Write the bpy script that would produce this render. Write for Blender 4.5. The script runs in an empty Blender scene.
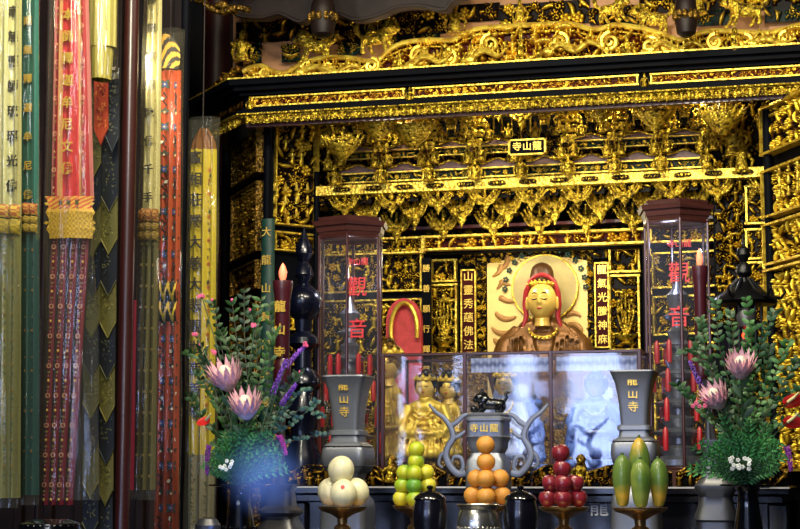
import bpy, math, random
import numpy as np
from mathutils import Matrix, Vector
sc = bpy.context.scene
COL = sc.collection
PI = math.pi
# ------------------------------------------------------------------ camera
FPX = 1740.0; YAW = math.radians(15.0); PIT = math.atan((475-264.5)/FPX)
CAM = np.array([0.0, 0.0, 1.5])
F = np.array([-math.sin(YAW)*math.cos(PIT), math.cos(YAW)*math.cos(PIT), math.sin(PIT)])
R = np.array([math.cos(YAW), math.sin(YAW), 0.0])
U = np.cross(R, F)
cd = bpy.data.cameras.new('camera'); cam = bpy.data.objects.new('camera', cd); COL.objects.link(cam)
cd.sensor_width = 36; cd.lens = 36*FPX/800; cd.clip_end = 100
cam.matrix_world = Matrix(((R[0],U[0],-F[0],CAM[0]),(R[1],U[1],-F[1],CAM[1]),(R[2],U[2],-F[2],CAM[2]),(0,0,0,1)))
sc.camera = cam
def ray(px, py): return F*FPX + R*(px-400) + U*(264.5-py)
def at(px, py, Y):
    d = ray(px, py); return CAM + d*((Y-CAM[1])/d[1])
def atz(px, py, z):
    d = ray(px, py); return CAM + d*((z-CAM[2])/d[2])
def mpp(px, py, Y): return float(np.dot(at(px,py,Y)-CAM, F))/FPX
def zy(py, Y, px=540): return float(at(px, py, Y)[2])
def xp(px, Y, py=264): return float(at(px, py, Y)[0])
# ------------------------------------------------------------------ colour + materials
def lin(c):
    if isinstance(c, str):
        c = c.lstrip('#'); c = [int(c[i:i+2],16)/255 for i in (0,2,4)]
    return tuple(x/12.92 if x <= .04045 else ((x+.055)/1.055)**2.4 for x in c)
MATS = {}
def nodes(name):
    m = bpy.data.materials.new(name); m.use_nodes = True
    nt = m.node_tree; b = nt.nodes.get('Principled BSDF'); MATS[name] = m
    return m, nt, b
def mat(name, col, rough=.5, metal=0, bump=0, bscale=60, var=0, vscale=8, emis=None, es=0, coat=0, spec=None, stretch=None):
    m, nt, b = nodes(name)
    c = lin(col)+(1,)
    b.inputs['Base Color'].default_value = c
    b.inputs['Roughness'].default_value = rough; b.inputs['Metallic'].default_value = metal
    if coat: b.inputs['Coat Weight'].default_value = coat; b.inputs['Coat Roughness'].default_value = .12
    if spec is not None: b.inputs['Specular IOR Level'].default_value = spec
    tc = nt.nodes.new('ShaderNodeTexCoord')
    src = tc.outputs['Object']
    if stretch:
        mp = nt.nodes.new('ShaderNodeMapping'); mp.inputs['Scale'].default_value = stretch
        nt.links.new(src, mp.inputs[0]); src = mp.outputs[0]
    if var:
        n = nt.nodes.new('ShaderNodeTexNoise'); n.inputs['Scale'].default_value = vscale; n.inputs['Detail'].default_value = 4
        nt.links.new(src, n.inputs['Vector'])
        r = nt.nodes.new('ShaderNodeMapRange'); r.inputs[1].default_value=.3; r.inputs[2].default_value=.7
        r.inputs[3].default_value = 1-var; r.inputs[4].default_value = 1+var
        nt.links.new(n.outputs['Fac'], r.inputs[0])
        mx = nt.nodes.new('ShaderNodeVectorMath'); mx.operation = 'SCALE'; mx.inputs[0].default_value = c[:3]
        nt.links.new(r.outputs[0], mx.inputs['Scale']); nt.links.new(mx.outputs[0], b.inputs['Base Color'])
    if bump:
        n = nt.nodes.new('ShaderNodeTexNoise'); n.inputs['Scale'].default_value = bscale; n.inputs['Detail'].default_value = 3
        nt.links.new(src, n.inputs['Vector'])
        bp = nt.nodes.new('ShaderNodeBump'); bp.inputs['Strength'].default_value = bump; bp.inputs['Distance'].default_value = .01
        nt.links.new(n.outputs['Fac'], bp.inputs['Height']); nt.links.new(bp.outputs[0], b.inputs['Normal'])
    if emis: b.inputs['Emission Color'].default_value = lin(emis)+(1,); b.inputs['Emission Strength'].default_value = es
    return m
def vcol(name, rough=.6, metal=0, bump=0, bscale=200, coat=0, trans=0):
    m, nt, b = nodes(name)
    a = nt.nodes.new('ShaderNodeAttribute'); a.attribute_name = 'Col'
    n = nt.nodes.new('ShaderNodeTexNoise'); n.inputs['Scale'].default_value = bscale
    tc = nt.nodes.new('ShaderNodeTexCoord'); nt.links.new(tc.outputs['Object'], n.inputs['Vector'])
    r = nt.nodes.new('ShaderNodeMapRange'); r.inputs[1].default_value=.3; r.inputs[2].default_value=.7; r.inputs[3].default_value=.7; r.inputs[4].default_value=1.2
    nt.links.new(n.outputs['Fac'], r.inputs[0])
    mx = nt.nodes.new('ShaderNodeVectorMath'); mx.operation = 'SCALE'
    nt.links.new(a.outputs['Color'], mx.inputs[0]); nt.links.new(r.outputs[0], mx.inputs['Scale']); nt.links.new(mx.outputs[0], b.inputs['Base Color'])
    b.inputs['Roughness'].default_value = rough; b.inputs['Metallic'].default_value = metal
    if coat: b.inputs['Coat Weight'].default_value = coat
    if trans: b.inputs['Subsurface Weight'].default_value = 0
    if bump:
        bp = nt.nodes.new('ShaderNodeBump'); bp.inputs['Strength'].default_value = bump; bp.inputs['Distance'].default_value = .003
        nt.links.new(n.outputs['Fac'], bp.inputs['Height']); nt.links.new(bp.outputs[0], b.inputs['Normal'])
    return m
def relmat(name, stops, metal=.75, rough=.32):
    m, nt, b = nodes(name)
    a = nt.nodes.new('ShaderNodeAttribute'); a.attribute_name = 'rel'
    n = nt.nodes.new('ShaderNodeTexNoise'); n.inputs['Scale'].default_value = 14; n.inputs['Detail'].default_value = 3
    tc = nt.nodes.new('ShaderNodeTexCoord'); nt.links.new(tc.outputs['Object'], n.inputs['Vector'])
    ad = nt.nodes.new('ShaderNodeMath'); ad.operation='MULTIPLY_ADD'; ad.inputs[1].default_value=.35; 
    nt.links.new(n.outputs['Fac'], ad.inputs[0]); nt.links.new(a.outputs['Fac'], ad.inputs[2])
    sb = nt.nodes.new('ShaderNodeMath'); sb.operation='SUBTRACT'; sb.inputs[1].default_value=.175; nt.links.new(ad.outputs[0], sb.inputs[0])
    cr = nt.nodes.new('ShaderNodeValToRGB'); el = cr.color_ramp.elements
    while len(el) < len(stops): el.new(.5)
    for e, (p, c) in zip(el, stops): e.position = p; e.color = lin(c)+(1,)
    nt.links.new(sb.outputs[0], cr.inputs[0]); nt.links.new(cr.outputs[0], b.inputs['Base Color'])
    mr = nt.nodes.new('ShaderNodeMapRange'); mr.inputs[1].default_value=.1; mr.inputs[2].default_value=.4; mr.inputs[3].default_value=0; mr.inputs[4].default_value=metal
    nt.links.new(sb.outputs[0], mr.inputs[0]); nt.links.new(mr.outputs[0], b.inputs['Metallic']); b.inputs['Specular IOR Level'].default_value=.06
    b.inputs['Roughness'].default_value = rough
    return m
GOLD='#dcb238'
def goldmat(name,c1,c2,scale,metal,bs=.75):
    m,nt,b=nodes(name); tc=nt.nodes.new('ShaderNodeTexCoord')
    geo=nt.nodes.new('ShaderNodeNewGeometry'); src=geo.outputs['Position']
    n=nt.nodes.new('ShaderNodeTexNoise'); n.inputs['Scale'].default_value=scale; n.inputs['Detail'].default_value=4; n.inputs['Roughness'].default_value=.6; nt.links.new(src,n.inputs['Vector'])
    v=nt.nodes.new('ShaderNodeTexVoronoi'); v.inputs['Scale'].default_value=scale*1.7; nt.links.new(src,v.inputs['Vector'])
    cr=nt.nodes.new('ShaderNodeValToRGB'); cr.color_ramp.elements[0].position=.36; cr.color_ramp.elements[1].position=.56; cr.color_ramp.elements[0].color=lin(c2)+(1,); cr.color_ramp.elements[1].color=lin(c1)+(1,)
    nt.links.new(n.outputs['Fac'],cr.inputs[0]); nt.links.new(cr.outputs[0],b.inputs['Base Color'])
    ad=nt.nodes.new('ShaderNodeMath'); ad.operation='SUBTRACT'; nt.links.new(n.outputs['Fac'],ad.inputs[0]); nt.links.new(v.outputs['Distance'],ad.inputs[1])
    bp=nt.nodes.new('ShaderNodeBump'); bp.inputs['Strength'].default_value=bs; bp.inputs['Distance'].default_value=.012; nt.links.new(ad.outputs[0],bp.inputs['Height']); nt.links.new(bp.outputs[0],b.inputs['Normal'])
    b.inputs['Metallic'].default_value=metal; b.inputs['Roughness'].default_value=.34
    return m
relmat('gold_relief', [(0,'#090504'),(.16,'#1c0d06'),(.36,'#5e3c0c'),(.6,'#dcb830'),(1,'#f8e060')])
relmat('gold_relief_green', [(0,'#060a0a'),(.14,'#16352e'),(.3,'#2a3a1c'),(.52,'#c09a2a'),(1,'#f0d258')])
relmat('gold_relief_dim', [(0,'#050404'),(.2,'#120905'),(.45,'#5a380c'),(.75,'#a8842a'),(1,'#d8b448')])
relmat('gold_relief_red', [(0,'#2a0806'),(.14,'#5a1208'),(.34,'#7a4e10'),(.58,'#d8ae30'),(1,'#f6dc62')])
goldmat('gold','#e8c63c','#3e2608',38,.72)
goldmat('gold_bright','#eed04a','#a87c20',30,.6,.3); goldmat('gold_smooth','#f2d450','#c09028',16,.6,.12)
goldmat('gold_dark','#8a6820','#1c1006',34,.7)
mat('lacquer_black', '#05070e', .6, 0, spec=.05, var=.3, vscale=4)
mat('lacquer_red', '#4a1410', .35, 0, coat=.3, var=.25, vscale=5)
mat('maroon_board', '#3c0806', .6, 0, spec=.1, var=.15)
mat('mauve', '#6a4c4c', .5, 0, var=.25, vscale=20)
mat('tan_paint', '#a8784e', .6, 0, var=.2, vscale=6)
mat('green_paint', '#173d33', .5, 0, var=.3, vscale=20)
mat('void_black', '#060507', .9, 0, var=.3)
mat('pewter', '#767a86', .4, .6, bump=.08, bscale=8, var=.15, vscale=5)
mat('pewter_dark', '#5a5a5e', .4, .75, bump=.1, bscale=10, var=.2, vscale=6)
mat('silver', '#c8c4b8', .27, .95, bump=.15, bscale=40)
mat('brass', '#b08a58', .28, .9, bump=.15, bscale=30, var=.15)
mat('brown_post', '#3c1a16', .35, .1, coat=.3, var=.25, vscale=6)
mat('cherry_wood', '#40201c', .4, 0, coat=.2, var=.3, vscale=9, stretch=(1,1,6))
mat('column_red', '#34100f', .4, 0, coat=.35, var=.25, vscale=3)
mat('dark_wood', '#1c1210', .5, 0, spec=.2, var=.4, vscale=8)
mat('navy_metal', '#0b0f22', .25, .4, coat=.3, var=.3)
mat('black_iron', '#0c0c10', .38, .5, var=.3, bump=.2, bscale=30)
mat('black_glaze', '#0a0b10', .15, .1, coat=.6, var=.2)
mat('pot_glaze', '#16141f', .25, .3, coat=.5, var=.2)
mat('skin_gold', '#f2c964', .34, .3, var=.1, vscale=12)
mat('robe_bronze', '#7a5228', .38, .45, bump=.35, bscale=35, var=.3, vscale=14)
mat('robe_gold', '#e0bc46', .45, .4, bump=.3, bscale=40, var=.25, vscale=16)
mat('robe_white', '#a4acd0', .5, .1, bump=.25, bscale=40, var=.15, vscale=16)
mat('robe_blue_lit', '#6480cc', .45, .15, bump=.3, bscale=40, var=.25, vscale=14)  # blue light of the case put into the base colour
mat('cloth_red', '#9c1a20', .55, 0, bump=.3, bscale=50, var=.2)
mat('hair_black', '#0c0a10', .3, 0, var=.2)
mat('candle_red', '#40101a', .4, 0, coat=.2, var=.15)
mat('wax_red', '#a81418', .4, 0, emis='#c01010', es=.04)
mat('flame', '#ff8a66', .4, 0, emis='#ff7350', es=1.6)
mat('ember', '#ff4020', .4, 0, emis='#ff3818', es=5)
mat('letter_gold', '#e8c050', .35, .5, var=.1)
mat('letter_black', '#2a2210', .5, 0, var=.1)
mat('letter_silver', '#b8b8c0', .5, .1)
mat('letter_red', '#c0202a', .45, 0, emis='#a01018', es=.12)
mat('melon', '#ece4bc', .35, 0, bump=.1, bscale=200, var=.08, vscale=14, coat=.15)
mat('apple_skin', '#80202e', .3, 0, var=.3, vscale=26, coat=.35, stretch=(1,1,.3))
mat('orange_skin', '#e09a3e', .38, 0, bump=.35, bscale=320, var=.06, vscale=14, coat=.1)
mat('table_lacquer', '#0c0c14', .16, 0, coat=.5, var=.3, vscale=4)
mat('floor_stone', '#2a2624', .4, 0, var=.3, vscale=3, bump=.1)
mat('wall_dark', '#0c0a0c', .8, 0, var=.4, vscale=2)
mat('stem_green', '#2f4a22', .6, 0, var=.3)
vcol('cloth_vcol', .6, bump=.5, bscale=260)
vcol('embroidery', .42, metal=.15, bump=.4, bscale=300)
vcol('leaf_vcol', .5, bscale=60)
vcol('petal_vcol', .55, bscale=40)
vcol('paint_vcol', .5, bscale=12)
vcol('fruit_vcol', .33, bscale=26, coat=.2)
# glass + plastic
def film(name, tint, base, edge, rough, diff=0.0, diffc=(1,1,1), bump=0, stretch=(1,1,1), bscale=10):
    m, nt, b = nodes(name); nt.nodes.remove(b)
    out = nt.nodes.get('Material Output')
    tr = nt.nodes.new('ShaderNodeBsdfTransparent'); tr.inputs[0].default_value = tint+(1,)
    gl = nt.nodes.new('ShaderNodeBsdfGlossy'); gl.inputs['Roughness'].default_value = rough
    lw = nt.nodes.new('ShaderNodeLayerWeight'); lw.inputs[0].default_value = .35
    mr = nt.nodes.new('ShaderNodeMapRange'); mr.inputs[3].default_value = base; mr.inputs[4].default_value = edge
    nt.links.new(lw.outputs['Facing'], mr.inputs[0])
    mx = nt.nodes.new('ShaderNodeMixShader'); nt.links.new(mr.outputs[0], mx.inputs[0]); nt.links.new(tr.outputs[0], mx.inputs[1]); nt.links.new(gl.outputs[0], mx.inputs[2])
    last = mx
    if bump:
        n = nt.nodes.new('ShaderNodeTexNoise'); n.inputs['Scale'].default_value = bscale; n.inputs['Detail'].default_value = 2
        tc = nt.nodes.new('ShaderNodeTexCoord'); mp = nt.nodes.new('ShaderNodeMapping'); mp.inputs['Scale'].default_value = stretch
        nt.links.new(tc.outputs['Object'], mp.inputs[0]); nt.links.new(mp.outputs[0], n.inputs['Vector'])
        bp = nt.nodes.new('ShaderNodeBump'); bp.inputs['Strength'].default_value = bump; bp.inputs['Distance'].default_value = .02
        nt.links.new(n.outputs['Fac'], bp.inputs['Height']); nt.links.new(bp.outputs[0], gl.inputs['Normal'])
    if diff:
        df = nt.nodes.new('ShaderNodeBsdfDiffuse'); df.inputs[0].default_value = diffc+(1,)
        m2 = nt.nodes.new('ShaderNodeMixShader'); m2.inputs[0].default_value = diff
        nt.links.new(last.outputs[0], m2.inputs[1]); nt.links.new(df.outputs[0], m2.inputs[2]); last = m2
    nt.links.new(last.outputs[0], out.inputs['Surface'])
    return m
film('case_glass', (.92,.95,1), .09, .5, .05, diff=.012, diffc=(.6,.7,1), bump=.06, bscale=3)  # bluish diffuse haze put into the glass for its reflected sheen
film('tower_glass', (.93,.93,.95), .06, .4, .05, diff=.015, diffc=(.7,.75,.9), bump=.05, bscale=3)
film('plastic', (.97,.97,.94), .03, .3, .1, diff=.018, diffc=(.85,.82,.6), bump=.9, stretch=(6,6,.35), bscale=6)
# ------------------------------------------------------------------ mesh builder
def rotz(a): c,s=math.cos(a),math.sin(a); return np.array([[c,-s,0],[s,c,0],[0,0,1.0]])
def rotx(a): c,s=math.cos(a),math.sin(a); return np.array([[1.0,0,0],[0,c,-s],[0,s,c]])
def roty(a): c,s=math.cos(a),math.sin(a); return np.array([[c,0,s],[0,1.0,0],[-s,0,c]])
def look(d):            # rotation taking +Z to d
    d = np.array(d, float); d /= np.linalg.norm(d)
    a = np.array([0,0,1.0]) if abs(d[2]) < .95 else np.array([0,1.0,0])
    x = np.cross(a, d); x /= np.linalg.norm(x); y = np.cross(d, x)
    return np.array([x,y,d]).T
class MB:
    def __init__(s): s.V=[]; s.F=[]; s.C=[]; s.n=0; s.col=(1,1,1); s.A=np.eye(3); s.t=np.zeros(3)
    def set(s, A=None, t=None):
        s.A = np.eye(3) if A is None else A; s.t = np.zeros(3) if t is None else np.array(t,float); return s
    def add(s, V, Fs, cols=None):
        V = np.asarray(V,float)@s.A.T + s.t
        s.V.append(V); n=s.n
        s.F += [tuple(i+n for i in f) for f in Fs]
        s.C += (cols if cols is not None else [s.col]*len(Fs)); s.n += len(V)
        return s
    def box(s, c, d, A=None):
        x,y,z = [q/2 for q in d]
        V = np.array([[i*x,j*y,k*z] for i in(-1,1) for j in(-1,1) for k in(-1,1)])
        if A is not None: V = V@A.T
        return s.add(V+np.array(c), [(0,1,3,2),(4,6,7,5),(0,4,5,1),(2,3,7,6),(0,2,6,4),(1,5,7,3)])
    def bbox(s, c, d, b=.004, A=None):   # bevelled box
        x,y,z=[q/2 for q in d]; V=[];Fs=[]
        secs=[(-z,b),(-z+b,0),(z-b,0),(z,b)]
        for zz,o in secs:
            for (sx,sy) in ((-1,-1),(1,-1),(1,1),(-1,1)):
                ax,ay=x-o,y-o
                if sx*sy>0: V += [(sx*ax,sy*(ay-b),zz),(sx*(ax-b),sy*ay,zz)]
                else: V += [(sx*(ax-b),sy*ay,zz),(sx*ax,sy*(ay-b),zz)]
        for k in range(3):
            for i in range(8): a=k*8+i; c2=k*8+(i+1)%8; Fs.append((a,c2,c2+8,a+8))
        Fs.append(tuple(range(7,-1,-1))); Fs.append(tuple(range(24,32)))
        V=np.array(V)
        if A is not None: V=V@A.T
        return s.add(V+np.array(c),Fs)
    def lathe(s, prof, c=(0,0,0), seg=16, A=None, sq=None, rot=0, cap=True):
        V=[];Fs=[]
        for r,z in prof:
            for i in range(seg):
                a=2*PI*(i+.5)/seg+rot; ca,sa=math.cos(a),math.sin(a)
                k=1 if not sq else 1/((abs(ca)**sq+abs(sa)**sq)**(1/sq))
                V.append((r*k*ca,r*k*sa,z))
        for j in range(len(prof)-1):
            for i in range(seg):
                a=j*seg+i;b=j*seg+(i+1)%seg; Fs.append((a,b,b+seg,a+seg))
        if cap: Fs.append(tuple(range(seg-1,-1,-1))); Fs.append(tuple((len(prof)-1)*seg+i for i in range(seg)))
        V=np.array(V)
        if A is not None: V=V@A.T
        return s.add(V+np.array(c),Fs)
    def ell(s, c, r, seg=12, rings=8, A=None):
        if not hasattr(r,'__len__'): r=(r,r,r)
        V=[(0,0,-1)];Fs=[]
        for j in range(1,rings):
            t=-PI/2+PI*j/rings
            for i in range(seg): a=2*PI*i/seg; V.append((math.cos(t)*math.cos(a),math.cos(t)*math.sin(a),math.sin(t)))
        V.append((0,0,1)); L=len(V)-1
        for i in range(seg):
            Fs.append((0,1+(i+1)%seg,1+i)); Fs.append((L,L-seg+i,L-seg+(i+1)%seg))
        for j in range(rings-2):
            for i in range(seg): a=1+j*seg+i;b=1+j*seg+(i+1)%seg; Fs.append((a,b,b+seg,a+seg))
        V=np.array(V)*np.array(r)
        if A is not None: V=V@A.T
        return s.add(V+np.array(c),Fs)
    def tube(s, pts, rad, seg=8, flat=1.0):
        P=np.array(pts,float); n=len(P)
        if not hasattr(rad,'__len__'): rad=[rad]*n
        V=[];Fs=[]; ref=None
        for k in range(n):
            t=P[min(k+1,n-1)]-P[max(k-1,0)]; t=t/(np.linalg.norm(t)+1e-12)
            if ref is None:
                a=np.array([0,1.0,0]) if abs(t[1])<.9 else np.array([1.0,0,0]); ref=np.cross(t,a)
            x=ref-t*np.dot(ref,t); x/=np.linalg.norm(x)+1e-12; y=np.cross(t,x); ref=x
            for i in range(seg):
                a=2*PI*i/seg; V.append(P[k]+rad[k]*(math.cos(a)*x+math.sin(a)*y*flat))
        for k in range(n-1):
            for i in range(seg): a=k*seg+i;b=k*seg+(i+1)%seg; Fs.append((a,b,b+seg,a+seg))
        Fs.append(tuple(range(seg-1,-1,-1))); Fs.append(tuple((n-1)*seg+i for i in range(seg)))
        return s.add(V,Fs)
    def prism(s, poly, y0, y1):   # polygon in XZ, extruded in Y
        n=len(poly); V=[(x,y0,z) for x,z in poly]+[(x,y1,z) for x,z in poly]
        Fs=[tuple(range(n)),tuple(range(2*n-1,n-1,-1))]+[(i,i+n,(i+1)%n+n,(i+1)%n) for i in range(n)]
        return s.add(V,Fs)
    def grid(s, fn, nu, nv, cfn=None, both=False):
        V=[fn(i/nu,j/nv) for j in range(nv+1) for i in range(nu+1)]; Fs=[];cs=[]
        for j in range(nv):
            for i in range(nu):
                a=j*(nu+1)+i; Fs.append((a,a+1,a+nu+2,a+nu+1)); cs.append(cfn((i+.5)/nu,(j+.5)/nv) if cfn else s.col)
        return s.add(V,Fs,cs)
    def build(s, name, m, parent=None, loc=None, smooth=True, rz=0):
        me=bpy.data.meshes.new(name)
        V=np.concatenate(s.V) if s.V else np.zeros((0,3))
        me.from_pydata(V.tolist(),[],s.F)
        if smooth:
            me.polygons.foreach_set('use_smooth',[True]*len(me.polygons))
            try: me.set_sharp_from_angle(angle=math.radians(38))
            except Exception: pass
        if any(c!=(1,1,1) for c in s.C[:4000:7]) or m in ('cloth_vcol','embroidery','leaf_vcol','petal_vcol','paint_vcol','fruit_vcol'):
            at_=me.color_attributes.new('Col','FLOAT_COLOR','CORNER')
            cols=np.array(s.C,float); tot=np.array([len(f) for f in s.F])
            cc=np.repeat(cols,tot,axis=0); cc=np.hstack([cc,np.ones((len(cc),1))])
            at_.data.foreach_set('color',cc.ravel())
        if m: me.materials.append(MATS[m])
        return link(name, me, parent, loc, rz)
def link(name, me, parent=None, loc=None, rz=0):
    o=bpy.data.objects.new(name,me); COL.objects.link(o)
    if parent is not None: o.parent=parent
    if loc is not None: o.location=[float(q) for q in loc]
    o.rotation_euler=(0,0,rz); return o
def tag(o, label, cat, group=None, kind=None):
    o['label']=label; o['category']=cat
    if group: o['group']=group
    if kind: o['kind']=kind
    return o
def thing(name, label, cat, loc=(0,0,0), rz=0, group=None):
    o=bpy.data.objects.new(name,None); COL.objects.link(o); o.location=[float(q) for q in loc]; o.rotation_euler=(0,0,rz)
    o.empty_display_size=.05
    return tag(o,label,cat,group)
def struct(o): o['kind']='structure'; return o
def dup(root, loc, rz=None, label=None, scale=None):
    r=root.copy(); COL.objects.link(r); r.location=[float(q) for q in loc]
    if rz is not None: r.rotation_euler=(0,0,rz)
    if label: r['label']=label
    if scale: r.scale=(scale,)*3 if not hasattr(scale,'__len__') else scale
    for ch in list(root.children):
        c=ch.copy(); COL.objects.link(c); c.parent=r
        for g in list(ch.children):
            d=g.copy(); COL.objects.link(d); d.parent=c
    return r
def inst(name, me, parent, loc, scale=1, rz=0):
    o=link(name, me, parent, loc, rz); o.scale=(scale,)*3 if not hasattr(scale,'__len__') else scale; return o
def bake(o, smooth=True):
    dg=bpy.context.evaluated_depsgraph_get(); dg.update()
    me=bpy.data.meshes.new_from_object(o.evaluated_get(dg)); return me
def sculpt(mb, voxel, m, it=3):
    """one continuous surface grown from overlapping volumes"""
    o=mb.build('tmp',m); r=o.modifiers.new('r','REMESH'); r.mode='VOXEL'; r.voxel_size=voxel; r.use_smooth_shade=True
    s=o.modifiers.new('s','SMOOTH'); s.iterations=it; s.factor=.5
    me=bake(o); me.materials.clear(); me.materials.append(MATS[m]); bpy.data.objects.remove(o)
    me.polygons.foreach_set('use_smooth',[True]*len(me.polygons)); return me
_tc={}
def text_mesh(s, size, depth=.003, off=.012, m='letter_gold', vertical=False, sp=1.0):
    cu=bpy.data.curves.new('t','FONT'); cu.body='\n'.join(s) if vertical else s
    cu.size=size; cu.extrude=depth; cu.align_x='CENTER'; cu.offset=off*size; cu.resolution_u=3
    cu.space_line=sp
    if not vertical: cu.space_character=sp; cu.align_y='CENTER'
    else: cu.align_y='CENTER'
    o=bpy.data.objects.new('t',cu); COL.objects.link(o); me=bake(o); bpy.data.objects.remove(o)
    me.materials.clear(); me.materials.append(MATS[m])
    # stand it up: local XY -> XZ facing -Y
    me.transform(Matrix.Rotation(PI/2,4,'X'))
    return me
# ------------------------------------------------------------------ carved relief fields
class Rel:
    def __init__(s,w,h,c): s.w,s.h,s.c=w,h,c; s.nx=max(2,int(w/c)); s.nz=max(2,int(h/c)); s.H=np.zeros((s.nz+1,s.nx+1))
    def st(s,x,z,r,t):
        c=s.c; i0=max(0,int((x-r)/c)); i1=min(s.nx,int((x+r)/c)+1); j0=max(0,int((z-r)/c)); j1=min(s.nz,int((z+r)/c)+1)
        if i1<=i0 or j1<=j0: return
        X=(np.arange(i0,i1+1)*c-x)/r; Z=(np.arange(j0,j1+1)*c-z)/r
        q=1-(X[None,:]**2+Z[:,None]**2); v=t*np.sqrt(np.clip(q,0,None))
        W=s.H[j0:j1+1,i0:i1+1]; np.maximum(W,v,out=W)
    def scroll(s,x,z,Rr,rg):
        a0=rg.uniform(0,2*PI); sg=rg.choice((-1,1)); n=16
        for k in range(n):
            u=k/(n-1); a=a0+sg*u*3.4*PI/1.0; q=Rr*(1-.85*u)
            s.st(x+q*math.cos(a),z+q*math.sin(a),Rr*(.24-.1*u),.55+.25*u)
        for k in range(3):
            a=a0+k*2.1; 
            for j in range(4): s.st(x+math.cos(a)*Rr*(1+.22*j),z+math.sin(a)*Rr*(1+.22*j),Rr*(.22-.04*j),.6)
    def rosette(s,x,z,Rr,rg):
        for k in range(6):
            a=k*PI/3+.3; s.st(x+.62*Rr*math.cos(a),z+.62*Rr*math.sin(a),Rr*.38,.7)
        s.st(x,z,Rr*.32,.95)
    def leaf(s,x,z,Rr,rg):
        a0=rg.uniform(0,2*PI); b=rg.uniform(-1.5,1.5)
        px,pz=x-Rr*math.cos(a0),z-Rr*math.sin(a0)
        for k in range(10):
            u=k/9; a=a0+b*u; px+=Rr*.22*math.cos(a); pz+=Rr*.22*math.sin(a)
            s.st(px,pz,Rr*(.1+.22*math.sin(PI*u)),.5+.3*math.sin(PI*u))
    def figure(s,x,z,h,rg):
        z-=h/2; t=rg.uniform(-.12,.12)*h
        for k in range(6):
            u=k/5; s.st(x+t*u,z+h*(.06+.55*u),h*(.21-.1*u+.05*(k==4)),.6+.25*u)
        s.st(x+t-.16*h,z+h*.62,h*.09,.85); s.st(x+t+.16*h,z+h*.58,h*.09,.85)
        s.st(x+t-.24*h,z+h*.48,h*.08,.8); s.st(x+t+.25*h,z+h*.7,h*.07,.8)
        s.st(x+t,z+h*.83,h*.125,1.0); s.st(x+t,z+h*.95,h*.07,.9)
    def beast(s,x,z,h,rg):
        d=rg.choice((-1,1))
        for k in range(5): s.st(x+d*h*(-.4+.2*k),z+h*(.02+.06*math.sin(k)),h*.24,.85)
        s.st(x+d*h*.55,z+h*.22,h*.24,1); s.st(x+d*h*.72,z+h*.12,h*.14,.9)
        for k in (-.42,-.2,.25,.45):
            for j in range(3): s.st(x+d*h*k,z-h*(.2+.13*j),h*.1,.7)
        for k in range(6): s.st(x-d*h*(.5+.08*k),z+h*(.05+.1*k),h*.09,.7)
    def fill(s,u,wt,rg,dens=1.0):
        names=list(wt); ws=[wt[n] for n in names]
        nx=max(1,round(s.w/u*dens)); nz=max(1,round(s.h/u*dens))
        for j in range(nz):
            for i in range(nx):
                x=(i+.5+rg.uniform(-.22,.22)+(.25 if j%2 else -.25)*(nx>2))*s.w/nx; z=(j+.5+rg.uniform(-.15,.15)*(nz>1))*s.h/nz
                k=rg.choices(names,ws)[0]; q=u*rg.uniform(.85,1.1)
                if k=='figure': s.figure(x,z,q*1.25,rg)
                elif k=='beast': s.beast(x,z,q*.9,rg)
                elif k=='scroll': s.scroll(x,z,q*.42,rg)
                elif k=='rosette': s.rosette(x,z,q*.5,rg)
                else: s.leaf(x,z,q*.6,rg)
        for _ in range(int(nx*nz*4)):
            s.st(rg.uniform(0,s.w),rg.uniform(0,s.h),u*rg.uniform(.08,.16),rg.uniform(.3,.65))
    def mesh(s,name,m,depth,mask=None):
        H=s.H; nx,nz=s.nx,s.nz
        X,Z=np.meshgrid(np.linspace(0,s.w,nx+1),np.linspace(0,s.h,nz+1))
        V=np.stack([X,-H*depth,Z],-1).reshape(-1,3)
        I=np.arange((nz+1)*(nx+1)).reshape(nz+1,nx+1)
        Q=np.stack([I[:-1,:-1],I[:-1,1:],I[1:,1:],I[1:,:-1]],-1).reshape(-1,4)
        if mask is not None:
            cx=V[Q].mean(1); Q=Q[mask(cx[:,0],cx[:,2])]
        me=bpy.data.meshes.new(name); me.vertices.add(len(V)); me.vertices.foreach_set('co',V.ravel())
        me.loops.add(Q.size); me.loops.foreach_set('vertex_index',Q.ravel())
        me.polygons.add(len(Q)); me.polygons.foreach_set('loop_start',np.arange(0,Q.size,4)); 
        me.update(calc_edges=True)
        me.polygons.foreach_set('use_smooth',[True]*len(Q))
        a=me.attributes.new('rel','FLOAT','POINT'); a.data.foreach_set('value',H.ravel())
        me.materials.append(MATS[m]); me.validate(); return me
FIG=dict(figure=5,leaf=3,scroll=2,rosette=1); SCR=dict(scroll=4,leaf=4,rosette=2); MIX=dict(figure=2,scroll=3,leaf=3,rosette=2,beast=1)
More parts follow.
